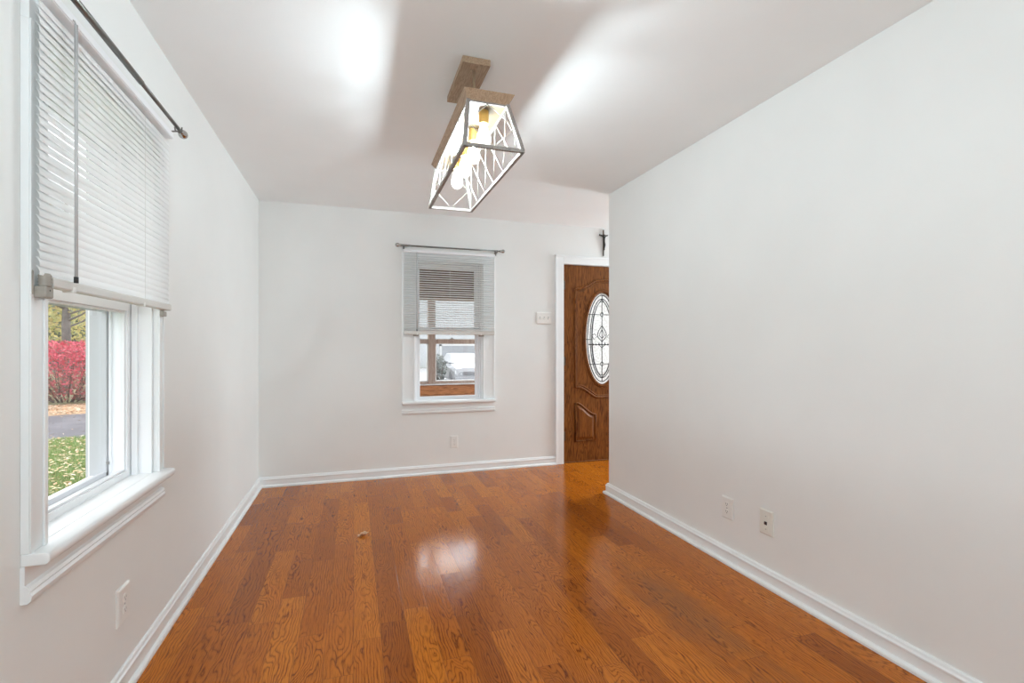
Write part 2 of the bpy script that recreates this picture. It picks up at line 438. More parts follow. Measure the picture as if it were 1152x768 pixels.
b = MB(); b.box(XE, XE + .2, YB, YF, 0, H); structure(b.build('wall_hall', M['wall']))

# baseboards: shoe moulding, flat board, bead on top
BASE = [(0, 0), (.030, 0), (.030, .010), (.027, .016), (.020, .020), (.015, .021), (.015, .058), (.017, .062), (.017, .068), (.012, .074), (.010, .082), (.006, .086), (0, .086)]
b = MB(); b.extrude(BASE, lambda p, q, s: (XL + p, s, q), YB, YF); structure(b.build('baseboard_left', M['trim']))
b = MB()
b.extrude(BASE, lambda p, q, s: (s, YF - p, q), XL, D_X0 - .092); b.extrude(BASE, lambda p, q, s: (s, YF - p, q), D_X1 + .092, XE)
structure(b.build('baseboard_far', M['trim']))
b = MB()
PR = [(p * 1.2, q) for p, q in BASE]
A = [b.v((XR - p, YB, q)) for p, q in PR]; B = [b.v((XR - p, YEND + p, q)) for p, q in PR]; Cc = [b.v((XR + .12 + p, YEND + p, q)) for p, q in PR]; Dd = [b.v((XR + .12 + p, YB, q)) for p, q in PR]
for P, Q in ((A, B), (B, Cc), (Cc, Dd)):
    for i in range(len(PR)):
        j = (i + 1) % len(PR); b.face([P[i], P[j], Q[j], Q[i]])
structure(b.build('baseboard_right', M['trim']))

# ------------------------------------------------------------------ windows
def make_window(name, fn, u0, u1, cw, storm):
    root = empty(name, fn(.5 * (u0 + u1), 0, .69)); structure(root)
    z1 = 1.995; zs = .693
    def P(): return MB(fn)
    # casing
    b = P()
    for (a, c, inner) in ((u0 - cw, u0, 1), (u1, u1 + cw, -1)):
        b.box(a, c, 0, .018, zs, z1)
        e = c if inner == 1 else a
        b.box(min(e, e - inner * .014), max(e, e - inner * .014), .018, .024, zs, z1)
        e2 = a if inner == 1 else c
        b.box(min(e2, e2 + inner * .016), max(e2, e2 + inner * .016), .018, .0215, zs, z1)
    b.box(u0 - cw, u1 + cw, 0, .018, z1, z1 + .1); b.box(u0 - cw, u1 + cw, .018, .024, z1 + .082, z1 + .1)
    b.build('casing', M['trim'], root, bevel=.003)
    # stool with rounded nose
    b = P(); ws = -.068
    prof = [(ws, .663), (.050, .663), (.056, .667), (.058, .673), (.058, .684), (.055, .690), (.049, .693), (ws, .693)]
    def stool(aa, cc, w0):
        b.extrude([(max(p, w0), q) for p, q in prof], lambda p, q, s: (s, p, q), aa, cc)
    stool(u0 - cw, u1 + cw, 0.0)
    b.box(u0, u1, ws, 0.0, .663, .693)
    b.build('stool', M['trim'], root, bevel=.003)
    # apron: flat board with thicker moulding along its foot
    b = P(); prof = [(0, .572), (.014, .572), (.021, .578), (.023, .590), (.018, .598), (.021, .603), (.017, .612), (.009, .616), (.009, .663), (0, .663)]
    b.extrude(prof, lambda p, q, s: (s, p, q), u0 - cw, u1 + cw); b.build('apron', M['trim'], root)
    # jamb liner
    b = P(); D = -.205 if storm else -.185
    DI = -.140
    b.box(u0, u0 + .012, DI, 0, .69, z1); b.box(u1 - .012, u1, DI, 0, .69, z1); b.box(u0, u1, DI, 0, z1 - .002, WIN_Z1)
    bx = P(); bx.box(u0, u0 + .012, D, DI, .69, z1); bx.box(u1 - .012, u1, D, DI, .69, z1); bx.box(u0, u1, D, DI, z1 - .002, WIN_Z1)
    bx.build('exterior_jamb', M['ext_white'], root)
    for uu in ((u0 + .012, u0 + .024), (u1 - .024, u1 - .012)):
        b.box(uu[0], uu[1], -.066, -.045, .69, z1); b.box(uu[0], uu[1], -.140, -.132, .69, z1)
    b.box(u0, u1, D, -.066, WIN_Z0, .697)
    b.build('jamb', M['vinyl'], root, bevel=.002)
    # sashes
    def sash(nm, w0, w1, zb, zt, rb, rt, st):
        b = P(); a, c = u0 + .012, u1 - .012
        b.box(a, a + st, w0, w1, zb, zt); b.box(c - st, c, w0, w1, zb, zt)
        b.box(a + st, c - st, w0, w1, zb, zb + rb); b.box(a + st, c - st, w0, w1, zt - rt, zt)
        wg = .5 * (w0 + w1); g = .008
        for (x0, x1, y0, y1) in ((a + st, a + st + g, zb + rb, zt - rt), (c - st - g, c - st, zb + rb, zt - rt)):
            b.box(x0, x1, wg - .008, wg + .008, y0, y1)
        b.box(a + st + g, c - st - g, wg - .008, wg + .008, zb + rb, zb + rb + g); b.box(a + st + g, c - st - g, wg - .008, wg + .008, zt - rt - g, zt - rt)
        s = b.build(nm, M['vinyl'], root, bevel=.002)
        b = P(); b.box(a + st + g, c - st - g, wg - .002, wg + .002, zb + rb + g, zt - rt - g); b.build('glass_pane', M['glass'], s)
        return s
    lo = sash('lower_sash', -.098, -.068, .694, 1.368, .022, .034, .036)
    b = P(); um = .5 * (u0 + u1)
    b.box(um - .03, um + .03, -.095, -.072, 1.368, 1.374); b.box(um - .012, um + .012, -.090, -.076, 1.374, 1.386); b.box(um - .01, um + .035, -.078, -.070, 1.378, 1.386)
    b.build('sash_lock', M['vinyl'], lo, bevel=.002)
    sash('upper_sash', -.131, -.101, 1.335, 1.995, .036, .04, .036)
    if storm:
        b = P(); a, c = u0 + .012, u1 - .012
        b.box(a, a + .022, -.158, -.142, .697, 1.995); b.box(c - .022, c, -.158, -.142, .697, 1.995)
        b.box(a, c, -.158, -.142, .697, .715); b.box(a, c, -.158, -.142, 1.33, 1.352)
        sf = b.build('storm_frame', M['ext_white'], root, bevel=.002)
        b = P(); b.box(c - .026, c - .016, -.141, -.133, .742, .752); b.build('storm_latch', M['rod'], sf, bevel=.001)
        b = P(); b.box(u1 + .022, u1 + .09, -.232, -.214, .60, 2.1); b.box(u0 - .09, u0 - .022, -.232, -.214, .60, 2.1); b.box(u0 - .09, u1 + .09, -.25, -.214, .58, .66)
        b.build('exterior_casing', M['ext_white'], root, bevel=.003)
    return root
fnL = lambda u, w_, z: (XL + w_, u, z)
fnF = lambda u, w_, z: (u, YF - w_, z)
structure(make_window('window_1', fnL, L_U0, L_U1, L_C, True), 'left wall window with white trim, lower sash showing the garden')
structure(make_window('window_2', fnF, F_U0, F_U1, F_C, False), 'far wall window with white trim looking into the wooden porch')

# ------------------------------------------------------------------ mini blinds
def make_blind(label, fn, u0, u1, wc, zr0, zr1, ztop, tilt, wand_u, cords, rail_in=.004):
    root = empty('mini_blind', fn(.5 * (u0 + u1), wc, ztop + .03))
    tag(root, label, 'blind')
    b = MB(fn); b.box(u0, u1, wc - .016, wc + .016, ztop, ztop + .026); b.box(u0 + .002, u1 - .002, wc + .016, wc + .019, ztop + .002, ztop + .024)
    b.build('headrail', M['vinyl'], root, bevel=.002)
    n = int(round((ztop - zr1 - .012) / .0205)); pitch = (ztop - zr1 - .012) / n
    V, F = [], []
    ct, st = cos(tilt), sin(tilt); SEG = 5; hw = .0125
    for i in range(n):
        zc = zr1 + .008 + pitch * (i + .15)
        base = len(V); th = .0004
        dz = .0006 * sin(i * 2.1)
        for side in (1, -1):
            for k in range(SEG + 1):
                x = -hw + 2 * hw * k / SEG; cr = .0030 * (1 - (x / hw) ** 2) + side * th * .5
                # tilt: the room-side edge drops
                ww = x * ct + cr * st; zz = -x * st + cr * ct
                for uu in (u0 + .004, u1 - .004):
                    V.append(fn(uu, wc + ww, zc + zz + dz))
        m = 2 * (SEG + 1)
        for side in (0, 1):
            for k in range(SEG):
                q = base + side * m + 2 * k
                f = (q, q + 1, q + 3, q + 2); F.append(f if side == 0 else f[::-1])
        for k in (0, SEG):
            q = base + 2 * k; F.append((q, q + 1, q + m + 1, q + m))
        for e in (0, 1):
            for k in range(SEG):
                q = base + 2 * k + e; F.append((q, q + 2, q + m + 2, q + m))
    pyobj('slats', V, F, M['slat'], root, smooth=False)
    b = MB(fn)
    b.extrude([(wc - .012, zr0 + .004), (wc - .009, zr0), (wc + .009, zr0), (wc + .012, zr0 + .004), (wc + .012, zr1 - .005), (wc + .008, zr1), (wc - .008, zr1), (wc - .012, zr1 - .005)], lambda p, q, s: (s, p, q), u0 + rail_in, u1 - .004)
    br = b.build('bottom_rail', M['rail'], root, bevel=.0015)
    for cu in cords:
        b = MB(fn); b.box(cu - .006, cu + .006, wc - .013, wc + .0135, zr0 - .003, zr0 + .012); b.build('cord_button', M['plate'], br, bevel=.001)
        b = MB()
        for dw in (-.014, .014): b.tube([fn(cu, wc + dw, zr1 - .004), fn(cu, wc + dw, ztop + .003)], .0007, 5)
        b.build('ladder_cord', M['plate'], root)
    b = MB(); b.tube([fn(wand_u, wc + .026, zr1 + .006), fn(wand_u, wc + .026, ztop - .004)], .0042, 8)
    b.tube([fn(wand_u, wc + .026, ztop - .006), fn(wand_u, wc + .022, ztop + .006), fn(wand_u, wc + .012, ztop + .012)], .002, 6)
    wd = b.build('wand', M['wandglass'], root, smooth=True)
    b = MB(); b.tube([fn(wand_u, wc + .026, zr1 - .006), fn(wand_u, wc + .026, zr1 + .010)], .0055, 8); b.build('wand_tip', M['slot'], wd, smooth=True)
    return root
bl = make_blind('large white mini blind on the left wall window, slats tilted shut, lowered to the sash', fnL, 1.487, 2.380, .036, 1.345, 1.372, 2.058, radians(73), 1.607, (1.63, 2.10), .048)
# hold-down bracket with ribbed knob at the near end, plain clip at the far end
b = MB(fnL); b.box(1.496, 1.504, .016, .024, 1.324, 1.384); b.box(1.504, 1.540, .018, .046, 1.317, 1.346)
hb = b.build('hold_down_bracket', M['grey_plastic'], bl, bevel=.004)
b = MB(fnL)
b.lathe([(.0, 0), (.011, .0), (.0135, .004), (.0120, .007), (.0140, .011), (.0125, .015), (.0140, .019), (.0125, .023), (.0135, .027), (.010, .033), (0, .034)], (1.521, .036, 1.345), (0, 0, 1), 16)
b.build('ribbed_knob', M['grey_plastic'], hb, smooth=True)
b = MB(fnL); b.lathe([(0, 0), (.0022, 0), (.0022, .001), (0, .001)], (1.522, .0455, 1.336), (0, 1, 0), 8); b.build('bracket_hole', M['slot'], hb)
b = MB(fnL); b.box(2.318, 2.326, .024, .038, 1.318, 1.342); b.box(2.330, 2.368, .018, .034, 1.320, 1.340)
b.build('hold_down_bracket', M['grey_plastic'], bl, bevel=.002)
bl2 = make_blind('small white mini blind over the far window, slats open, porch showing through', fnF, .435, 1.303, .046, 1.310, 1.347, 2.062, radians(26), .555, (.56, .868, 1.165))
for uu in (.525, 1.15):
    b = MB(fnF); b.box(uu, uu + .05, .018, .040, 1.295, 1.309); b.build('hold_down_bracket', M['grey_plastic'], bl2, bevel=.002)

# ------------------------------------------------------------------ curtain rods
def make_rod(label, fn, u0, u1, um, z):
    wc = .066
    root = empty('curtain_rod', fn(.5 * (u0 + u1), wc, z)); tag(root, label, 'curtain rod')
    b = MB(); b.tube([fn(u0 + .02, wc, z), fn(um, wc, z)], .0095, 12); b.build('outer_tube', M['rod'], root, smooth=True)
    b = MB(); b.tube([fn(um - .01, wc, z), fn(u1 - .02, wc, z)], .0072, 12); b.build('inner_tube', M['rod'], root, smooth=True)
    for e, s in ((u0, -1), (u1, 1)):
        ax = Vector(fn(1, 0, 0)) - Vector(fn(0, 0, 0)); ax = ax * s
        b = MB(); o = fn(e - s * .024, wc, z)
        b.lathe([(0, 0), (.012, 0), (.013, .004), (.009, .008), (.009, .011), (.014, .016), (.0175, .024), (.0185, .031), (.0165, .040), (.010, .047), (.004, .050), (0, .0505)], o, ax, 18)
        b.build('finial', M['finial'], root, smooth=True)
        eb = e - s * .055
        b = MB(); b.tube([fn(eb, 0.012, z - .012), fn(eb, .035, z - .016), fn(eb, wc, z - .012)], .0035, 8)
        b.tube([fn(eb, wc - .013, z + .004), fn(eb, wc - .010, z - .011), fn(eb, wc, z - .0145), fn(eb, wc + .011, z - .010), fn(eb, wc + .014, z + .006)], .003, 8)
        br = b.build('bracket', M['rod'], root, smooth=True)
        b = MB(fn); b.box(eb - .008, eb + .008, 0.0, .013, z - .035, z + .012); b.build('wall_plate', M['rod'], br, bevel=.002)
    return root
make_rod('long dark curtain rod above the left wall window blind', fnL, 1.40, 2.452, 2.02, 2.112)
make_rod('short dark curtain rod above the far wall window', fnF, .386, 1.376, .50, 2.121)

# ------------------------------------------------------------------ front door
def make_door():
    root = empty('door_1', (.5 * (D_X0 + D_X1), YF, 0)); structure(root, 'dark oak front door with oval leaded glass')
    yf = YF + .006
    cx, cz, rx, rz = 2.500, 1.285, .196, .484
    # slab with an oval hole: ring of quads between oval and rectangle
    x0, x1, z0, z1 = D_X0 + .004, D_X1 - .004, .012, D_H - .004
    N = 96
    def rect(a):
        c, s = cos(a), sin(a); k = min((x1 - cx) / c if c > 1e-9 else ((x0 - cx) / c if c < -1e-9 else 1e9), (z1 - cz) / s if s > 1e-9 else ((z0 - cz) / s if s < -1e-9 else 1e9))
        return (cx + k * c, cz + k * s)
    angs = sorted([2 * pi * i / N for i in range(N)] + [math.atan2(zz - cz, xx - cx) % (2 * pi) for xx in (x0, x1) for zz in (z0, z1)])
    b = MB(); rings = []
    for y, hole in ((yf, 0), (yf, 1), (yf + .044, 1), (yf + .044, 0)):
        rings.append([b.v((cx + (rx - .004) * cos(a), y, cz + (rz - .004) * sin(a))) if hole else b.v((rect(a)[0], y, rect(a)[1])) for a in angs])
    K = len(angs)
    for A, B in zip(rings, rings[1:] + rings[:1]):
        for i in range(K): b.face([A[i], A[(i + 1) % K], B[(i + 1) % K], B[i]])
    slab_ = b.build('slab', M['door'], root)
    # oval moulding
    def oval(r_add, y, rad, n=72, name=None):
        return [(cx + (rx + r_add) * cos(2 * pi * i / n), y, cz + (rz + r_add) * sin(2 * pi * i / n)) for i in range(n)]
    b = MB(); b.tube(oval(.014, yf - .002, 0), .011, 8, closed=True); b.tube(oval(.032, yf + .001, 0), .007, 8, closed=True); b.tube(oval(.001, yf - .001, 0), .006, 8, closed=True)
    b.build('oval_moulding', M['door'], root, smooth=True)
    # panel mouldings: big shaped panel around the oval
    def arch(xl, xr, zside, zmid, n=24, flip=1):
        pts = []
        for i in range(n + 1):
            t = i / n; s = sin(pi * t); e = s * s * (3 - 2 * s) if 0 else (.5 - .5 * cos(2 * pi * t))
            e = max(0, min(1, (e - .06) / .8)); pts.append((xl + (xr - xl) * t, zside + (zmid - zside) * e))
        return pts
    xl, xr = D_X0 + .135, D_X1 - .135
    top = arch(xl, xr, 1.795, 1.893); bot = arch(xl, xr, .775, .665)
    loop = top + bot[::-1]
    for nm, rad, ins, yy in (('panel_moulding', .012, 0, yf), ('panel_moulding', .007, .02, yf + .001)):
        mx_, mz_ = .5 * (xl + xr), 1.28
        pts = [(p[0] + (ins if p[0] < mx_ - .01 else (-ins if p[0] > mx_ + .01 else 0)) * min(1, abs(p[0] - mx_) / .25), yy, p[1] + (-ins if p[1] > mz_ else ins)) for p in loop]
        b = MB(); b.tube(pts, rad, 8, closed=True); b.build(nm, M['door'], root, smooth=True)
    # lower pair of raised panels with sloping shaped tops
    for sgn in (-1, 1):
        xo = D_X0 + .135 if sgn < 0 else D_X1 - .135
        xi = cx - .085 if sgn < 0 else cx + .085
        n = 12; topc = []
        for i in range(n + 1):
            t = i / n; topc.append((xo + (xi - xo) * t, .615 - .125 * (.5 - .5 * cos(pi * t))))
        poly = [(xo, .22)] + topc + [(xi, .22)]
        b = MB(); b.tube([(p[0], yf, p[1]) for p in poly], .010, 8, closed=True); b.build('panel_moulding', M['door'], root, smooth=True)
        mxx = .5 * (xo + xi); mzz = .38
        def shr(f): return [(mxx + (p[0] - mxx) * f, mzz + (p[1] - mzz) * (1 - (1 - f) * .75)) for p in poly]
        b = MB(); o_, i_ = shr(.84), shr(.62)
        A = [b.v((p[0], yf - .0005, p[1])) for p in o_]; B = [b.v((p[0], yf - .013, p[1])) for p in i_]
        for i in range(len(A)): b.face([A[i], A[(i + 1) % len(A)], B[(i + 1) % len(A)], B[i]])
        b.face(B); b.build('raised_panel', M['door'], root)
    # glass and leading
    b = MB(); yg = yf + .018
    for y in (yg, yg + .006): pass
    f0 = [b.v((cx + (rx + .001) * cos(2 * pi * i / 64), yg, cz + (rz + .001) * sin(2 * pi * i / 64))) for i in range(64)]
    f1 = [b.v((cx + (rx + .001) * cos(2 * pi * i / 64), yg + .006, cz + (rz + .001) * sin(2 * pi * i / 64))) for i in range(64)]
    b.face(f0[::-1]); b.face(f1)
    for i in range(64): b.face([f0[i], f0[(i + 1) % 64], f1[(i + 1) % 64], f1[i]])
    gl = b.build('oval_glass', M['frosted'], root); gl['label'] = 'white textured oval glass'
    b = MB(); yl = yg - .002
    def el(fx, fz, n=64): return [(cx + rx * fx * cos(2 * pi * i / n), yl, cz + rz * fz * sin(2 * pi * i / n)) for i in range(n)]
    b.tube(el(.86, .94), .0052, 6, closed=True)
    b.tube(el(.70, .86), .0046, 6, closed=True)
    b.tube(el(.58, .80), .0036, 6, closed=True)
    def pl(pts, r=.0042): b.tube([(cx + p[0], yl, cz + p[1]) for p in pts], r, 6)
    pl([(0, .455), (0, -.455)]) 
    pl([(-rx * .84, .25), (-.03, .25)]); pl([(.03, .25), (rx * .84, .25)]); pl([(-rx * .84, -.27), (-.03, -.27)]); pl([(.03, -.27), (rx * .84, -.27)])
    pl([(-rx, -.012), (-.11, -.012)]); pl([(.11, -.012), (rx, -.012)])
    for zc in (.25, -.27): pl([(0, zc + .028), (.022, zc), (0, zc - .028), (-.022, zc), (0, zc + .028)], .0044)
    for s in (-1, 1):
        pl([(0, .135), (s * .035, .085), (s * .052, .045), (s * .046, .012), (0, -.035)])
        pl([(0, .095), (s * .022, .055), (s * .03, .03), (0, .0)], .0034)
        pl([(s * .115, .03), (s * .095, -.012), (s * .06, .018), (s * .088, .05), (s * .115, .03)], .0034)
        pl([(0, -.10), (s * .04, -.062), (s * .03, -.04)], .0034)
        # curved blades between the bands, toward top and bottom points
        pl([(0, .415), (s * .06, .335), (s * .10, .23), (s * .118, .10), (s * .12, 0), (s * .118, -.10), (s * .10, -.24), (s * .06, -.345), (0, -.42)], .0044)
    b.build('leading', M['came'], gl, smooth=True)
    b = MB(); b.box(cx - .155, cx + .155, yl - .003, yl + .003, -.070 + cz, -.062 + cz)
    for i in range(9): b.lathe([(0, -.003), (.010, -.003), (.010, .004), (0, .004)], (cx - .14 + i * .035, yl, cz - .065), (0, -1, 0), 10)
    b.build('jewel_band', M['came'], gl)
    # hinges
    for zh in (.28, 1.05, 1.83):
        b = MB(); b.tube([(D_X0 + .001, YF - .003, zh - .045), (D_X0 + .001, YF - .003, zh + .045)], .0065, 10); b.box(D_X0 - .001, D_X0 + .022, YF + .001, YF + .005, zh - .044, zh + .044)
        b.build('hinge', M['hinge'], root, smooth=False)
    # knob on the far stile
    b = MB(); b.lathe([(0, 0), (.032, 0), (.032, .006), (.012, .010), (.011, .035), (.024, .042), (.028, .052), (.022, .064), (0, .067)], (D_X1 - .075, yf, .95), (0, -1, 0), 20)
    b.build('door_knob', M['brass'], root, smooth=True)
    # sill
    b = MB(); b.box(D_X0 - .015, D_X1 + .015, YF + .0, YF + .18, -.01, .010); b.build('door_sill', M['door'], root, bevel=.003)
    # jamb
    b = MB(); b.box(D_X0 - .018, D_X0, YF + .001, YF + .19, .01, D_H + .018); b.box(D_X1, D_X1 + .018, YF + .001, YF + .19, .01, D_H + .018); b.box(D_X0, D_X1, YF + .001, YF + .19, D_H, D_H + .018)
    b.build('jamb', M['trim'], root)
make_door()
b = MB()
cp = lambda a, c, z0, z1: (b.box(a, c, YF - .019, YF, z0, z1))
cp(D_X0 - .092, D_X0 - .004, 0, D_H + .084); cp(D_X1 + .004, D_X1 + .092, 0, D_H + .084); cp(D_X0 - .004, D_X1 + .004, D_H + .002, D_H + .084)
b.box(D_X0 - .096, D_X0 - .076, YF - .025, YF, 0, D_H + .088); b.box(D_X1 + .076, D_X1 + .096, YF - .025, YF, 0, D_H + .088); b.box(D_X0 - .096, D_X1 + .096, YF - .0252, YF, D_H + .068, D_H + .0885)
structure(b.build('trim_1', M['trim'], bevel=.003), 'white casing around the front door')

# ------------------------------------------------------------------ crucifix over the door
def make_crucifix():
    cx, y, zt, zb = 2.502, YF - .012, 2.424, 2.150
    root = empty('crucifix', (cx, YF, zb)); tag(root, 'small dark crucifix hung on the wall above the front door', 'crucifix')
    b = MB(); b.box(cx - .0055, cx + .0055, YF - .012, YF - .001, zb, zt); b.build('upright', M['crosswood'], root, bevel=.0015)
    b = MB(); b.box(cx - .05, cx + .05, YF - .0118, YF - .001, 2.362, 2.372); b.build('crossbar', M['crosswood'], root, bevel=.0015)
    # figure: one continuous skinned body
    J = [((0, -.018, 2.318), .0125), ((0, -.020, 2.342), .0135), ((0, -.022, 2.352), .006), ((.001, -.025, 2.364), .0085), ((.0005, -.024, 2.374), .006),
         ((-.016, -.019, 2.351), .0062), ((-.032, -.017, 2.362), .0046), ((-.048, -.015, 2.373), .0038), ((-.053, -.015, 2.376), .0042),
         ((.016, -.019, 2.351), .0062), ((.032, -.017, 2.362), .0046), ((.048, -.015, 2.373), .0038), ((.053, -.015, 2.376), .0042),
         ((.003, -.019, 2.296), .0115),
         ((-.003, -.024, 2.270), .0085), ((-.002, -.026, 2.256), .0068), ((-.0005, -.019, 2.225), .005), ((0, -.022, 2.208), .0042),
         ((.009, -.024, 2.270), .0085), ((.0075, -.026, 2.256), .0068), ((.004, -.020, 2.225), .005), ((.003, -.023, 2.208), .0042)]
    E = [(0, 1), (1, 2), (2, 3), (3, 4), (1, 5), (5, 6), (6, 7), (7, 8), (1, 9), (9, 10), (10, 11), (11, 12), (0, 13), (13, 14), (14, 15), (15, 16), (16, 17), (13, 18), (18, 19), (19, 20), (20, 21)]
    me = bpy.data.meshes.new('figure'); me.from_pydata([(cx + p[0], YF + p[1], p[2]) for p, r in J], E, []); me.update()
    o = bpy.data.objects.new('figure', me); COL.objects.link(o); o.parent = root; o.matrix_parent_inverse = Matrix.Translation(root.location).inverted()
    me.materials.append(M['bronze'])
    sk = o.modifiers.new('skin', 'SKIN'); sl = me.skin_vertices[0].data if me.skin_vertices else None
    if sl is None:
        bm = bmesh.new(); bm.from_mesh(me); bm.verts.layers.skin.verify(); bm.to_mesh(me); bm.free(); sl = me.skin_vertices[0].data
    for i, (p, r) in enumerate(J): sl[i].radius = (r, r * .8)
    sl[0].use_root = True
    ss = o.modifiers.new('smooth', 'SUBSURF'); ss.levels = 2; ss.render_levels = 2
make_crucifix()

# ------------------------------------------------------------------ plates on the walls
fnR = lambda u, w_, z: (XR - w_, u, z)
def plate(fn, u0, u1, z0, z1, mat, name, label, cat):
    root = empty(name, fn(.5 * (u0 + u1), 0, z0)); tag(root, label, cat)
    b = MB(fn); e = .006
    b.hexa([(u0, 0, z0), (u1, 0, z0), (u1, 0, z1), (u0, 0, z1)], [(u0, .005, z0), (u1, .005, z0), (u1, .005, z1), (u0, .005, z1)])
    b.hexa([(u0, .005, z0), (u1, .005, z0), (u1, .005, z1), (u0, .005, z1)], [(u0 + e, .0085, z0 + e), (u1 - e, .0085, z0 + e), (u1 - e, .0085, z1 - e), (u0 + e, .0085, z1 - e)])
    b.build('cover_plate', mat, root)
    return root
def duplex(fn, root, uc, zc, mat, dark):
    for dz in (-.0205, .0205):
        b = MB(fn); pts = []
        for i in range(20):
            a = 2 * pi * i / 20; pts.append((uc + max(-.0135, min(.0135, .0165 * cos(a))), zc + dz + .0145 * sin(a)))
        b.hexa([(p[0], .0084, p[1]) for p in pts], [(p[0], .0105, p[1]) for p in pts])
        f = b.build('receptacle', mat, root)
        for du in (-.0062, .0062):
            b = MB(fn); b.box(uc + du - .0012, uc + du + .0012, .0104, .0108, zc + dz - .001, zc + dz + .007); b.build('slot', dark, f)
        b = MB(fn); b.lathe([(0, 0), (.0025, 0), (.0025, .0004), (0, .0004)], (uc, .0104, zc + dz - .006), (0, 1, 0), 10); b.build('ground_hole', dark, f)
    b = MB(fn); b.lathe([(0, 0), (.0035, 0), (.003, .0012), (0, .0014)], (uc, .0084, zc), (0, 1, 0), 12); b.build('screw', M['screw'], root)
M['slotlight'] = simple('grey_slot', (.34, .34, .33), .6, vary=.1)
r = plate(fnR, 2.193, 2.279, .242, .362, M['plate'], 'wall_outlet', 'white duplex outlet low on the right wall beside the cable jack', 'outlet'); duplex(fnR, r, 2.236, .302, M['plate'], M['slot'])
r = plate(fnF, .878, .950, .232, .350, M['plate'], 'wall_outlet', 'white duplex outlet low on the far wall below the window', 'outlet'); duplex(fnF, r, .914, .291, M['plate'], M['slotlight'])
r = plate(fnL, 1.998, 2.092, .240, .366, M['plate'], 'wall_outlet', 'white duplex outlet low on the left wall below the large window', 'outlet'); duplex(fnL, r, 2.045, .303, M['plate'], M['slotlight'])
r = plate(fnR, 1.922, 2.008, .251, .377, M['ivory'], 'cable_jack', 'ivory cable jack plate with one black socket low on the right wall', 'wall jack')
b = MB(fnR); b.box(1.947, 1.983, .0084, .0098, .268, .360); b.build('insert', M['ivory'], r, bevel=.001)
b = MB(fnR); b.box(1.957, 1.973, .0097, .0112, .302, .318); b.lathe([(0, 0), (.0055, 0), (.0055, .006), (0, .006)], (1.965, .0100, .310), (0, 1, 0), 12); b.build('socket', M['slot'], r)
for zz in (.280, .345):
    b = MB(fnR); b.lathe([(0, 0), (.003, 0), (.0025, .001), (0, .0012)], (1.965, .0097, zz), (0, 1, 0), 10); b.build('screw', M['screw'], r)
r = plate(fnF, 1.752, 1.914, 1.426, 1.545, M['plate'], 'light_switch', 'white three-gang toggle switch plate on the far wall left of the front door', 'light switch')
for i, up in enumerate((0, 0, 0)):
    uc = 1.833 + (i - 1) * .046
    b = MB(fnF); b.box(uc - .005, uc + .005, .0084, .0092, 1.474, 1.498); t_ = b.build('toggle', M['slotlight'], r)
    b = MB(fnF); b.hexa([(uc - .004, .009, 1.478), (uc + .004, .009, 1.478), (uc + .004, .009, 1.490), (uc - .004, .009, 1.490)], [(uc - .003, .021, 1.473), (uc + .003, .021, 1.473), (uc + .003, .021, 1.480), (uc - .003, .021, 1.480)]); b.build('lever', M['plate'], t_, bevel=.001)

# ------------------------------------------------------------------ dry leaf on the floor
def make_leaf():
    V, F = [], []; c0 = Vector((.058, 3.262, 0)); NU, NV = 12, 6
    for i in range(NU + 1):
        t = i / NU
        wdt = .019 * (sin(pi * min(1, t * 1.02)) ** .7) * (1 + .35 * sin(t * 19)) if 0 < i < NU else .001
        for j in range(NV + 1):
            s = -1 + 2 * j / NV
            x = -.036 + .072 * t; y = wdt * s
            z = .0015 + .012 * abs(s) ** 1.5 * sin(pi * t) + .010 * max(0, t - .55) * 2 + .004 * (1 + sin(t * 9 + s * 2))
            V.append((c0.x + x * cos(.3) - y * sin(.3), c0.y + x * sin(.3) + y * cos(.3), z))
    for i in range(NU):
        for j in range(NV):
            q = i * (NV + 1) + j; F.append((q, q + 1, q + NV + 2, q + NV + 1))
    o = pyobj('dry_leaf', V, F, simple('tan_dry_leaf', (.72, .45, .28), .6, vary=.2, scale=60), smooth=True)
    zmin = min(v.co.z for v in o.data.vertices)
    for v in o.data.vertices: v.co.z -= zmin - .0003
    so = o.modifiers.new('thickness', 'SOLIDIFY'); so.thickness = .0006
    tag(o, 'small curled tan leaf lying on the wooden floor', 'leaf')
make_leaf()

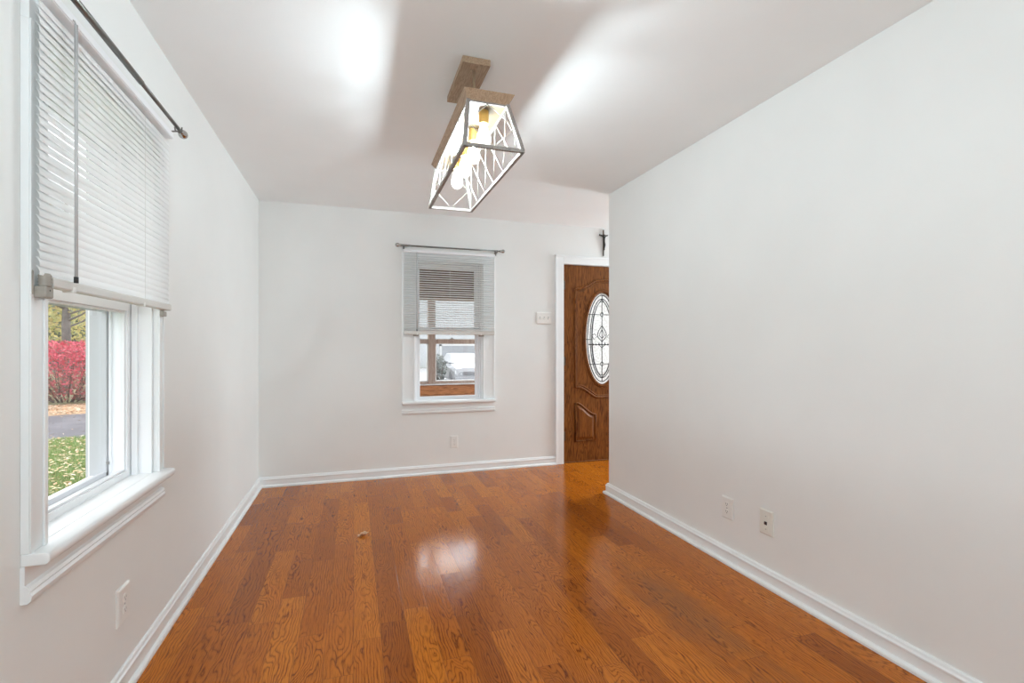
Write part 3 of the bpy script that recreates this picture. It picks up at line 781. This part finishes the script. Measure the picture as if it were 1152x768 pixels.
# ------------------------------------------------------------------ pendant light
def make_pendant():
    X0, Y0 = .505, 2.215
    root = empty('pendant_light', (X0, Y0, H)); tag(root, 'long brown trapezoid cage ceiling light with a row of lit bulbs', 'ceiling light')
    b = MB(); b.box(.4435, .5665, 2.062, 2.430, 2.412, 2.44); b.build('canopy', M['lampwood'], root, bevel=.002)
    for ys in (2.115, 2.355):
        b = MB(); b.tube([(X0, ys, 2.185), (X0, ys, 2.414)], .0062, 10); b.build('stem', M['stem'], root, smooth=True)
    b = MB(); b.lathe([(0, 0), (.005, 0), (.0045, .006), (0, .007)], (X0 - .012, 2.115, 2.412), (0, 0, -1), 10); b.build('canopy_screw', M['stem'], root)
    # cap: wider on top than below
    yt0, yt1, zt = 1.845, 2.690, 2.190; yb0, yb1, zb = 1.873, 2.662, 2.158
    b = MB()
    b.hexa([(X0 - .084, yb0, zb), (X0 + .084, yb0, zb), (X0 + .084, yb1, zb), (X0 - .084, yb1, zb)],
           [(X0 - .1025, yt0, zt), (X0 + .1025, yt0, zt), (X0 + .1025, yt1, zt), (X0 - .1025, yt1, zt)])
    b.build('cap', M['lampwood'], root, bevel=.0015)
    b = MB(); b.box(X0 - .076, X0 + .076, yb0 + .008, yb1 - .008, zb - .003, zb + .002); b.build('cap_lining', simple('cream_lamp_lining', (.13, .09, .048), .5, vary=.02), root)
    # frame: top ring, four posts, bottom ring
    yB0, yB1, zB = 1.785, 2.650, 1.945; hw = .1135; ht = .080
    top = [Vector((X0 - ht, yb0 + .004, zb)), Vector((X0 + ht, yb0 + .004, zb)), Vector((X0 + ht, yb1 - .004, zb)), Vector((X0 - ht, yb1 - .004, zb))]
    bot = [Vector((X0 - hw, yB0, zB)), Vector((X0 + hw, yB0, zB)), Vector((X0 + hw, yB1, zB)), Vector((X0 - hw, yB1, zB))]
    def bar(b, p, q, t, up=Vector((0, 0, 1))):
        d = (q - p).normalized(); a = d.cross(up)
        if a.length < 1e-4: a = d.cross(Vector((1, 0, 0)))
        a.normalize(); c = a.cross(d).normalized(); h = t / 2
        o4 = [(a * h + c * h), (-a * h + c * h), (-a * h - c * h), (a * h - c * h)]
        b.hexa([tuple(p + k) for k in o4], [tuple(q + k) for k in o4])
    for i in range(4):
        b = MB(); bar(b, top[i], bot[i], .015, Vector((0, 1, 0))); b.build('corner_post', M['lampgrey'], root, bevel=.001)
    b = MB()
    for i in range(4):
        p, q = bot[i], bot[(i + 1) % 4]; d = (q - p).normalized() * .005; bar(b, p - d, q + d, .0135)
    b.build('bottom_frame', M['lampgrey'], root, bevel=.001)
    b = MB()
    for i in range(4):
        p, q = top[i], top[(i + 1) % 4]; d = (q - p).normalized() * .004; bar(b, p - d - Vector((0, 0, .003)), q + d - Vector((0, 0, .003)), .008)
    b.build('top_frame', M['lampgrey'], root, bevel=.001)
    # lattices
    nodes = [1.890, 2.042, 2.197, 2.352, 2.505]
    def side(xs):
        b = MB()
        def pt(s_, y): return Vector((X0 + xs * (hw + (ht - hw) * s_), y, zB + .004 + (zb - .008 - zB) * s_))
        e0 = lambda s_: yB0 + (top[0].y - yB0) * s_; e1 = lambda s_: yB1 + (top[3].y - yB1) * s_
        def line(ya, dy):
            s0, s1 = 0.0, 1.0
            for q in range(101):
                s_ = q / 100.0; y = ya + dy * s_
                if y < e0(s_) or y > e1(s_): s1 = max(0, s_ - .01); break
            if s1 > .05: b.tube([pt(0, ya), pt(s1, ya + dy * s1)], .0017, 6)
        for y in nodes: line(y, .158); line(y, -.140)
        line(yB1, -.145); line(yB0, .155)
        b.build('side_lattice', M['rodwhite'], root, smooth=True)
    side(-1); side(1)
    for (i0, i1) in ((0, 1), (3, 2)):
        tm = (top[i0] + top[i1]) / 2 - Vector((0, 0, .006)); bm_ = (bot[i0] + bot[i1]) / 2 + Vector((0, 0, .005)); l = (top[i0] + bot[i0]) / 2; rr = (top[i1] + bot[i1]) / 2
        b = MB()
        for p, q in ((tm, l), (tm, rr), (bm_, l), (bm_, rr)): b.tube([p, q], .0018, 6)
        b.build('end_lattice', M['rodwhite'], root, smooth=True)
    for ys in (1.945, 2.125, 2.305, 2.485):
        b = MB(); b.lathe([(0, 0), (.019, 0), (.0205, .003), (.0205, .050), (.019, .054), (0, .054)], (X0, ys, zb - .001), (0, 0, -1), 20)
        so = b.build('bulb_socket', M['brass'], root, smooth=False)
        b = MB(); b.lathe([(.0, .052), (.0135, .052), (.0145, .062), (.020, .078), (.027, .097), (.0305, .116), (.0285, .132), (.021, .145), (.0095, .152), (0, .1535)], (X0, ys, zb - .001), (0, 0, -1), 24)
        nf = len(b.bm.faces)
        b.lathe([(0, .066), (.004, .068), (.0045, .100), (0, .102)], (X0, ys, zb - .001), (0, 0, -1), 10)
        b.bm.faces.ensure_lookup_table()
        for q in range(nf, len(b.bm.faces)): b.bm.faces[q].material_index = 1
        o = b.build('bulb', M['bulb'], so, smooth=True); o.data.materials.append(M['filament']); o['label'] = 'glowing white bulb'
make_pendant()

# ------------------------------------------------------------------ porch beyond the far window
YP = 6.6
def make_porch():
    x0, x1 = -.95, 1.87
    b = MB(); b.box(x0, x1, YF + .19, YP + .1, -.25, -.10); structure(b.build('trim_5', M['porchbrown']), 'porch floor')
    b = MB(); b.box(x0 - .1, x1 + .05, YF + .19, YP + .25, 2.30, 2.42); structure(b.build('trim_6', M['porchbrown']), 'brown porch ceiling')
    b = MB()
    n = 6
    for i in range(n):
        z0 = -.10 + i * .78 / n; b.box(x0, x1, YP, YP + .10, z0 + .004, z0 + .78 / n - .003)
    b.box(x0, x1, YP + .02, YP + .10, -.1, .68)
    structure(b.build('wall_porch', M['porchwood'], bevel=.004), 'orange wood boards of the porch wall')
    b = MB(); b.box(x0, x1, YP - .035, YP + .12, .684, .700); structure(b.build('trim_2', M['trim'], bevel=.003), 'pale ledge on the porch wall')
    b = MB(); b.box(x0, x1, YP, YP + .10, 1.845, 2.30)
    for i in range(4): b.box(x0, x1, YP - .006, YP, 1.85 + i * .112, 1.85 + i * .112 + .105)
    structure(b.build('trim_3', M['porchbrown'], bevel=.003), 'brown beam over the porch windows')
    edges = [-.95, .0, .998, 1.87]
    k = 3
    for i in range(3):
        a, c = edges[i] + .047, edges[i + 1] - .047
        r = empty('window_%d' % k, (.5 * (a + c), YP, .70)); structure(r, 'porch window with taupe frame'); k += 1
        b = MB(); b.box(a, c, YP + .01, YP + .06, .700, .733); b.box(a, c, YP + .01, YP + .07, 1.236, 1.300); b.box(a, c, YP + .01, YP + .06, 1.825, 1.845)
        b.build('frame', M['mullion'], r, bevel=.003)
        b = MB(); b.box(a + .001, a + .016, YP + .012, YP + .055, .733, 1.236); b.box(c - .016, c - .001, YP + .012, YP + .055, .733, 1.236); b.box(a + .001, c - .001, YP + .012, YP + .055, .7335, .745)
        b.build('sash_liner', M['trim'], r, bevel=.002)
        b = MB(); b.box(a, c, YP + .033, YP + .037, .733, 1.236); b.box(a, c, YP + .033, YP + .037, 1.30, 1.825); b.build('glass_pane', M['glass'], r)
        b = MB(); m_ = .5 * (a + c) - .16; b.box(m_ - .03, m_ + .03, YP + .012, YP + .05, 1.30, 1.308); b.box(m_ - .012, m_ + .012, YP + .01, YP + .04, 1.308, 1.322); b.build('sash_lock', M['rod'], r, bevel=.002)
    b = MB()
    for e in edges: b.box(e - .047, e + .047, YP - .012, YP + .10, .700, 1.845)
    structure(b.build('trim_4', M['mullion'], bevel=.004), 'taupe mullions between porch windows')
    for nm, xx in (('trim_7', x0), ('trim_8', x1)):
        b = MB(); b.box(xx - .05, xx + .0, YF + .19, YP, -.1, .69); b.box(xx - .05, xx, YF + .19, YP, 1.845, 2.30); b.box(xx - .05, xx, YF + .19, YF + .3, .69, 1.845)
        structure(b.build(nm, M['porchwood'], bevel=.003), 'end wall of the porch')
make_porch()

# ------------------------------------------------------------------ garden
GZ = -.6
def groundmat(name, cols, scale, rough=.9, detail=5):
    m, t, b_ = newmat(name)
    tcn = t.nodes.new('ShaderNodeTexCoord'); n = t.nodes.new('ShaderNodeTexNoise'); n.inputs['Scale'].default_value = scale; n.inputs['Detail'].default_value = detail
    t.links.new(tcn.outputs['Object'], n.inputs['Vector']); r = t.nodes.new('ShaderNodeValToRGB'); e = r.color_ramp.elements
    e[0].position = .3; e[0].color = (*cols[0], 1); e[1].position = .7; e[1].color = (*cols[-1], 1)
    for i, c in enumerate(cols[1:-1]): x = e.new(.3 + .4 * (i + 1) / (len(cols) - 1)); x.color = (*c, 1)
    t.links.new(n.outputs[0], r.inputs[0]); t.links.new(r.outputs[0], b_.inputs['Base Color']); b_.inputs['Roughness'].default_value = rough
    return m
b = MB(); b.box(-60, 60, -20, 90, GZ - .4, GZ - .01)
o = b.build('ground', groundmat('earth_ground', [(.12, .10, .05), (.16, .17, .07), (.20, .17, .09)], .8)); structure(o)
# side vectors: rays of the left window run along G (away) with R across
Gd = Vector((-.43, .903, 0)).normalized(); Rd = Vector((Gd.y, -Gd.x, 0))
def gp(dist, off): return Gd * dist + Rd * off
def strip(name, d0, d1, slant, off0, off1, z, mat):
    V = []
    for (d, o_) in ((d0, off0), (d0 + slant, off1), (d1 + slant, off1), (d1, off0)):
        p = gp(d, o_); V.append((p.x, p.y, z))
    n = len(V); V2 = [(x, y, z - .05) for x, y, zz in V]
    return pyobj(name, V + V2, [(0, 1, 2, 3), (7, 6, 5, 4), (0, 4, 5, 1), (1, 5, 6, 2), (2, 6, 7, 3), (3, 7, 4, 0)], mat)
b = MB(); b.box(-16, -1.0, -2, 11.0, GZ - .05, GZ)
structure(b.build('lawn', groundmat('lawn_soil', [(.05, .09, .02), (.10, .16, .04), (.17, .17, .07)], 3)))
o = strip('driveway', 12.9, 17.4, 0, -12, 5.0, GZ + .012, groundmat('grey_asphalt', [(.06, .055, .064), (.085, .08, .092), (.115, .107, .118)], 1.5)); structure(o)
o = strip('leafy_verge', 17.4, 20.6, 0, -12, 5.0, GZ + .006, groundmat('leaf_strewn_earth', [(.22, .15, .08), (.36, .25, .15), (.48, .36, .24)], 2.2)); structure(o)

def multimat(name, cols, translucent=.25):
    """leaf material: random colour per loose leaf"""
    m, t, b_ = newmat(name)
    g = t.nodes.new('ShaderNodeNewGeometry'); r = t.nodes.new('ShaderNodeValToRGB'); r.color_ramp.interpolation = 'CONSTANT'
    e = r.color_ramp.elements; e[0].position = 0; e[0].color = (*cols[0], 1); e[1].position = 1 / len(cols); e[1].color = (*cols[1], 1)
    for i in range(2, len(cols)): x = e.new(i / len(cols)); x.color = (*cols[i], 1)
    t.links.new(g.outputs['Random Per Island'], r.inputs[0]); t.links.new(r.outputs[0], b_.inputs['Base Color']); b_.inputs['Roughness'].default_value = .6
    tr = t.nodes.new('ShaderNodeBsdfTranslucent'); t.links.new(r.outputs[0], tr.inputs[0])
    mx = t.nodes.new('ShaderNodeMixShader'); mx.inputs[0].default_value = translucent
    t.links.new(b_.outputs[0], mx.inputs[1]); t.links.new(tr.outputs[0], mx.inputs[2]); t.links.new(mx.outputs[0], t.nodes['Material Output'].inputs[0])
    return m
def rnd_dir(rng):
    z = rng.uniform(-1, 1); a = rng.uniform(0, 2 * pi); s = sqrt(1 - z * z); return Vector((s * cos(a), s * sin(a), z))
def leaf_cloud(name, pts, size, mat, rng, parent=None, flat=False):
    V, F = [], []
    for p in pts:
        n = Vector((rng.uniform(-.3, .3), rng.uniform(-.3, .3), 1)).normalized() if flat else rnd_dir(rng)
        a = n.orthogonal().normalized(); a.rotate(Matrix.Rotation(rng.uniform(0, 6.28), 3, n)); c = n.cross(a); s = size * rng.uniform(.6, 1.3)
        i = len(V)
        V += [tuple(p + a * s), tuple(p + c * s * .42 + a * s * .1 + n * s * .1), tuple(p - a * s * .9), tuple(p - c * s * .42 + a * s * .1 + n * s * .1)]
        F.append((i, i + 1, i + 2, i + 3))
    return pyobj(name, V, F, mat, parent)
rng = random.Random(5)
# grass blades on the seen part of the lawn
gm = multimat('grass_blades', [(.16, .26, .07), (.21, .32, .09), (.28, .36, .12), (.19, .30, .08), (.38, .39, .18)], .3)
V, F = [], []
for i in range(64000):
    d = 6.3 + 6.7 * rng.random() ** 1.3; o_ = rng.uniform(-1.6, 1.7) * (.45 + d * .07)
    p = gp(d, o_ - .02 * d + .02); a = rng.uniform(0, 6.28); h_ = rng.uniform(.03, .075); wd = .0065
    dx, dy = cos(a) * wd, sin(a) * wd; lx, ly = rng.uniform(-.03, .03), rng.uniform(-.03, .03); q = len(V)
    V += [(p.x - dx, p.y - dy, GZ), (p.x + dx, p.y + dy, GZ), (p.x + lx, p.y + ly, GZ + h_)]; F.append((q, q + 1, q + 2))
tag(pyobj('grass', V, F, gm), 'short green grass of the lawn outside the left window', 'grass', kind='stuff')
lm = multimat('fallen_leaves', [(.50, .39, .20), (.57, .46, .30), (.46, .31, .16), (.62, .53, .38), (.38, .23, .11)], .1)
pts = []
for i in range(5000):
    d = 6.4 + 6.5 * rng.random() ** 1.6; o_ = rng.uniform(-1.6, 1.7) * (.5 + d * .07); p = gp(d, o_); pts.append(Vector((p.x, p.y, GZ + rng.uniform(.035, .075))))
for i in range(150):
    d = 12.9 + 4.4 * rng.random(); p = gp(d, rng.uniform(-2.0, 1.2)); pts.append(Vector((p.x, p.y, GZ + .02)))
tag(leaf_cloud('fallen_leaves', pts, .038, lm, rng, flat=True), 'tan fallen leaves scattered over the lawn and driveway', 'leaves', kind='stuff')
lm2 = multimat('orange_fallen_leaves', [(.62, .36, .20), (.70, .50, .34), (.55, .28, .14), (.72, .60, .46)], .1)
pts = []
for i in range(1600):
    d = 17.5 + 3 * rng.random(); p = gp(d, rng.uniform(-2.4, 1.6)); pts.append(Vector((p.x, p.y, GZ + .02)))
tag(leaf_cloud('leaf_litter', pts, .055, lm2, rng, flat=True), 'orange leaf litter on the verge under the red shrubs', 'leaves', kind='stuff')

M['bark'] = simple('grey_bark', (.13, .115, .105), .9, vary=.3, scale=5)
M['twig'] = simple('brown_twig', (.11, .075, .06), .9, vary=.2, scale=5)
redm = multimat('red_bush_leaves', [(.50, .065, .10), (.58, .10, .14), (.62, .17, .20), (.45, .06, .085), (.56, .10, .16), (.27, .09, .07)], .3)
brownred = multimat('brown_red_bush_leaves', [(.30, .07, .075), (.24, .10, .075), (.36, .09, .10), (.20, .12, .09), (.42, .08, .11), (.26, .15, .11)], .2)
def red_bush(d, off, rx, h_, label):
    c = gp(d, off); root = empty('red_bush', (c.x, c.y, GZ)); tag(root, label, 'bush')
    b = MB()
    for i in range(44):
        a = rng.uniform(0, 6.28); e = rng.uniform(.25, .95); q = Vector((c.x + cos(a) * rx * e, c.y + sin(a) * rx * e * .7, GZ + h_ * rng.uniform(.55, .9)))
        p0 = Vector((c.x + cos(a) * .15 * rx, c.y + sin(a) * .15 * rx, GZ)); m_ = (p0 + q) / 2 + Vector((cos(a) * .1, sin(a) * .1, -.1))
        b.tube([p0, m_, q], [.02, .014, .006], 5)
    b.build('stems', M['twig'], root)
    pts = []
    for i in range(15000):
        while True:
            u = Vector((rng.uniform(-1, 1), rng.uniform(-1, 1), rng.uniform(-1, 1)))
            L4 = (u.x ** 4 + u.y ** 4 + u.z ** 4) ** .25
            if L4 < 1 and L4 > .4: break
        z = GZ + h_ * .52 + u.z * h_ * .48
        lay = .5 + .5 * sin(z * 17 + 2 * sin(u.x * 3) + 1.5 * u.y)
        low = (u.z + 1) / 2
        if rng.random() > .55 + .45 * lay: continue
        if rng.random() > .55 + low * .9: continue
        pts.append(Vector((c.x + u.x * rx, c.y + u.y * rx * .75, z)))
    up_, lo_ = [], []
    for p in pts:
        f = (p.z - GZ) / h_ + rng.gauss(0, .10) + .05 * sin(p.x * 5)
        (up_ if f > .43 else lo_).append(p)
    leaf_cloud('foliage', up_, .062, redm, rng, root)
    leaf_cloud('lower_foliage', lo_, .058, brownred, rng, root)['label'] = 'brownish red lower leaves'
    return root
red_bush(21.9, .5, 2.6, 2.0, 'wide bright red shrub across the driveway outside the left window')
yel = multimat('yellow_green_leaves', [(.54, .48, .19), (.44, .43, .19), (.60, .52, .22), (.36, .37, .17), (.55, .45, .24)], .35)
def tree(d, off, r, h_, cr, nl, zc, label, mat=yel, sz=.11):
    c = gp(d, off); root = empty('tree', (c.x, c.y, GZ)); tag(root, label, 'tree')
    b = MB(); rr = [r * 1.25, r, r * .9, r * .7, r * .3]
    b.tube([(c.x, c.y, GZ - .02), (c.x + .03, c.y, GZ + .5), (c.x - .02, c.y + .03, GZ + h_ * .35), (c.x + .05, c.y, GZ + h_ * .65), (c.x, c.y, GZ + h_)], rr, 10)
    for i in range(9):
        z = GZ + h_ * rng.uniform(.3, .9); a = rng.uniform(0, 6.28); l = cr * rng.uniform(.5, .9)
        b.tube([(c.x, c.y, z), (c.x + cos(a) * l * .5, c.y + sin(a) * l * .5, z + .25), (c.x + cos(a) * l, c.y + sin(a) * l, z + .6)], [r * .3, r * .2, r * .06], 6)
    b.build('trunk', M['bark'], root)
    pts = []
    for i in range(nl):
        u = rnd_dir(rng) * rng.random() ** .4
        pts.append(Vector((c.x + u.x * cr, c.y + u.y * cr, GZ + zc + u.z * (h_ - zc) * 1.0)) + Gd * cr * .8)
    leaf_cloud('foliage', pts, sz, mat, rng, root)
tree(25.6, .52, .15, 7.6, 1.9, 3600, 4.6, 'thick dark trunked yellow tree just behind the red shrub')
tree(31.0, 2.4, .13, 7, 1.9, 3400, 4.0, 'yellow tree whose crown shows right of the thick dark trunk')
tree(31.5, -1.9, .16, 7.4, 2.3, 4200, 4.1, 'yellow tree whose crown shows left of the thick dark trunk')
tree(46.0, 1.2, .2, 9, 3.3, 9000, 4.8, 'yellow green tree farthest back, beyond the thick trunk')
grn = multimat('bluegreen_hedge_leaves', [(.14, .19, .16), (.20, .25, .22), (.26, .30, .27), (.17, .20, .19)], .3)
def hedge(x, y, rx, ry, h_, n, label, mat, sz=.09, name='hedge_shrub', cat='shrub'):
    root = empty(name, (x, y, GZ)); tag(root, label, cat)
    b = MB()
    for i in range(10):
        a = rng.uniform(0, 6.28); b.tube([(x + cos(a) * .1, y + sin(a) * .1, GZ), (x + cos(a) * rx * .7, y + sin(a) * ry * .7, GZ + h_ * .75)], [.03, .008], 5)
    b.build('stems', M['twig'], root)
    pts = []
    for i in range(n):
        u = rnd_dir(rng) * rng.random() ** .35; pts.append(Vector((x + u.x * rx, y + u.y * ry, GZ + h_ * .52 + u.z * h_ * .47)))
    leaf_cloud('foliage', pts, sz, mat, rng, root)
c = gp(38.2, .8); hedge(c.x, c.y, 1.95, 1.3, 4.6, 5200, 'dusky blue green shrub at the back of the garden behind the yellow trees', grn, .17)

# ------------------------------------------------------------------ street beyond the porch: car, shrub, white house
b = MB(); b.box(1.5, 12, 9.0, 41.3, GZ - .05, GZ + .012); structure(b.build('front_drive', groundmat('pale_concrete', [(.29, .29, .295), (.34, .34, .345), (.38, .38, .38)], 1.5)))
def make_house():
    root = empty('white_house', (8.5, 44, GZ)); tag(root, 'tall white house with grey garage door across the drive', 'house')
    y = 42.0
    b = MB(); b.box(1, 18, y, y + 5, GZ, 6.2)
    for i in range(30): b.box(1, 18, y - .025, y, GZ + .1 + i * .22, GZ + .1 + i * .22 + .205)
    b.build('wall', simple('white_siding', (.43, .44, .455), .6, vary=.02, scale=2), root)
    b = MB(); b.hexa([(.4, y - .6, 6.2), (18.6, y - .6, 6.2), (18.6, y + 5.6, 6.2), (.4, y + 5.6, 6.2)], [(.4, y + 2.5, 7.7), (18.6, y + 2.5, 7.7), (18.6, y + 2.6, 7.7), (.4, y + 2.6, 7.7)])
    b.build('roof', simple('pale_grey_shingles', (.35, .35, .37), .9, vary=.1, scale=3), root)
    b = MB()
    for i in range(4): b.box(7.2, 10.2, y - .07, y - .015, GZ + .05 + i * .46, GZ + .05 + i * .46 + .44)
    b.build('garage_door', simple('pale_grey_door', (.27, .28, .30), .5, vary=.03, scale=2), root)
    b = MB(); b.box(7.0, 7.2, y - .1, y - .02, GZ, 1.4); b.box(10.2, 10.4, y - .1, y - .02, GZ, 1.4); b.box(7.0, 10.4, y - .1, y - .02, 1.27, 1.45); b.build('door_frame', simple('white_door_frame', (.5, .5, .5), .5, vary=.02), root)
make_house()
def make_car():
    cx, cy = 5.35, 25.0
    root = empty('car', (cx, cy, GZ)); tag(root, 'silver car parked nose toward the porch on the pale drive', 'car')
    paint = simple('silver_paint', (.25, .255, .27), .3, metal=.1, vary=.02); glass = simple('pale_windscreen', (.46, .47, .48), .1, vary=.02); dark = simple('dark_trim', (.12, .12, .13), .5, vary=.1)
    g = GZ
    # body: cross sections along the length (front is toward -Y)
    secs = [(-2.25, .72, .30, .62), (-2.15, .84, .22, .78), (-1.5, .90, .20, .92), (-.85, .92, .20, .98), (0, .93, .20, 1.0), (1.4, .92, .20, .99), (2.0, .88, .24, .96), (2.2, .80, .34, .84)]
    b = MB(); rings = []
    for (dy, hw, z0, z1) in secs:
        pts = [(-hw * .92, z0), (-hw, z0 + .12), (-hw, z1 - .18), (-hw * .86, z1 - .03), (-hw * .5, z1 + .02), (hw * .5, z1 + .02), (hw * .86, z1 - .03), (hw, z1 - .18), (hw, z0 + .12), (hw * .92, z0)]
        rings.append([b.v((cx + p[0], cy + dy, g + p[1])) for p in pts])
    for A, B in zip(rings, rings[1:]):
        for i in range(10): b.face([A[i], A[(i + 1) % 10], B[(i + 1) % 10], B[i]])
    b.face(rings[0][::-1]); b.face(rings[-1]); b.build('body', paint, root, smooth=False)
    b = MB(); b.hexa([(cx - .80, cy - .85, g + .97), (cx + .80, cy - .85, g + .97), (cx + .80, cy + 1.9, g + .97), (cx - .80, cy + 1.9, g + .97)], [(cx - .60, cy - .1, g + 1.46), (cx + .60, cy - .1, g + 1.46), (cx + .60, cy + 1.2, g + 1.46), (cx - .60, cy + 1.2, g + 1.46)])
    b.build('cabin', paint, root, bevel=.05)
    b = MB(); b.hexa([(cx - .70, cy - .83, g + 1.0), (cx + .70, cy - .83, g + 1.0), (cx + .70, cy - .80, g + 1.0), (cx - .70, cy - .80, g + 1.0)], [(cx - .56, cy - .17, g + 1.42), (cx + .56, cy - .17, g + 1.42), (cx + .56, cy - .14, g + 1.42), (cx - .56, cy - .14, g + 1.42)])
    b.build('windscreen', glass, root)
    b = MB()
    for i in range(3): b.box(cx - .42, cx + .42, cy - 2.28, cy - 2.2, g + .46 + i * .06, g + .485 + i * .06)
    b.build('grille', dark, root)
    b = MB(); b.box(cx - .8, cx + .8, cy - 2.30, cy - 2.1, g + .24, g + .38); b.build('bumper', paint, root, bevel=.03)
    for s in (-1, 1):
        b = MB(); b.hexa([(cx + s * .50, cy - 2.27, g + .50), (cx + s * .80, cy - 2.2, g + .52), (cx + s * .80, cy - 2.1, g + .52), (cx + s * .50, cy - 2.17, g + .50)], [(cx + s * .50, cy - 2.22, g + .62), (cx + s * .80, cy - 2.15, g + .68), (cx + s * .80, cy - 2.05, g + .68), (cx + s * .50, cy - 2.12, g + .62)]); b.build('headlight', glass, root)
        for yy in (-1.4, 1.35):
            b = MB(); b.lathe([(0, -.1), (.24, -.1), (.31, -.08), (.31, .08), (.24, .1), (0, .1)], (cx + s * .82, cy + yy, g + .322), (1, 0, 0), 20); b.build('wheel', dark, root)
        b = MB(); b.box(cx + s * .92 - .07, cx + s * .92 + .07, cy - .62, cy - .5, g + .95, g + 1.08); b.build('mirror', paint, root, bevel=.02)
make_car()
pg = multimat('pale_grey_green_leaves', [(.19, .205, .19), (.24, .255, .235), (.15, .165, .15)], .2)
hedge(3.95, 24.0, .42, .42, 1.45, 1300, 'rounded grey green shrub left of the parked car', pg, .06, 'round_shrub')
def street_tree():
    x, y = 5.75, 19.5; root = empty('tree', (x, y, GZ)); tag(root, 'thin sparse tree on the drive side, seen through the far window blind', 'tree')
    b = MB(); b.tube([(x + .9, y, GZ), (x + .88, y, 1.6), (x + .8, y, 3), (x + .85, y, 4.6)], [.07, .06, .045, .02], 8)
    for i in range(16):
        z = rng.uniform(1.9, 4); a = rng.uniform(2.4, 3.9); l = rng.uniform(.5, 1.15)
        b.tube([(x + .85, y, z), (x + .85 + cos(a) * l * .5, y + sin(a) * l * .3, z + .1), (x + .85 + cos(a) * l, y + sin(a) * l * .5, z - .15 + rng.uniform(-.3, .2))], [.02, .012, .004], 5)
    b.build('trunk', M['bark'], root)
    pts = [Vector((x + .45 + rng.gauss(0, .35), y + rng.gauss(0, .3), rng.uniform(1.3, 3.6))) for i in range(420)]
    leaf_cloud('foliage', pts, .06, pg, rng, root)
street_tree()
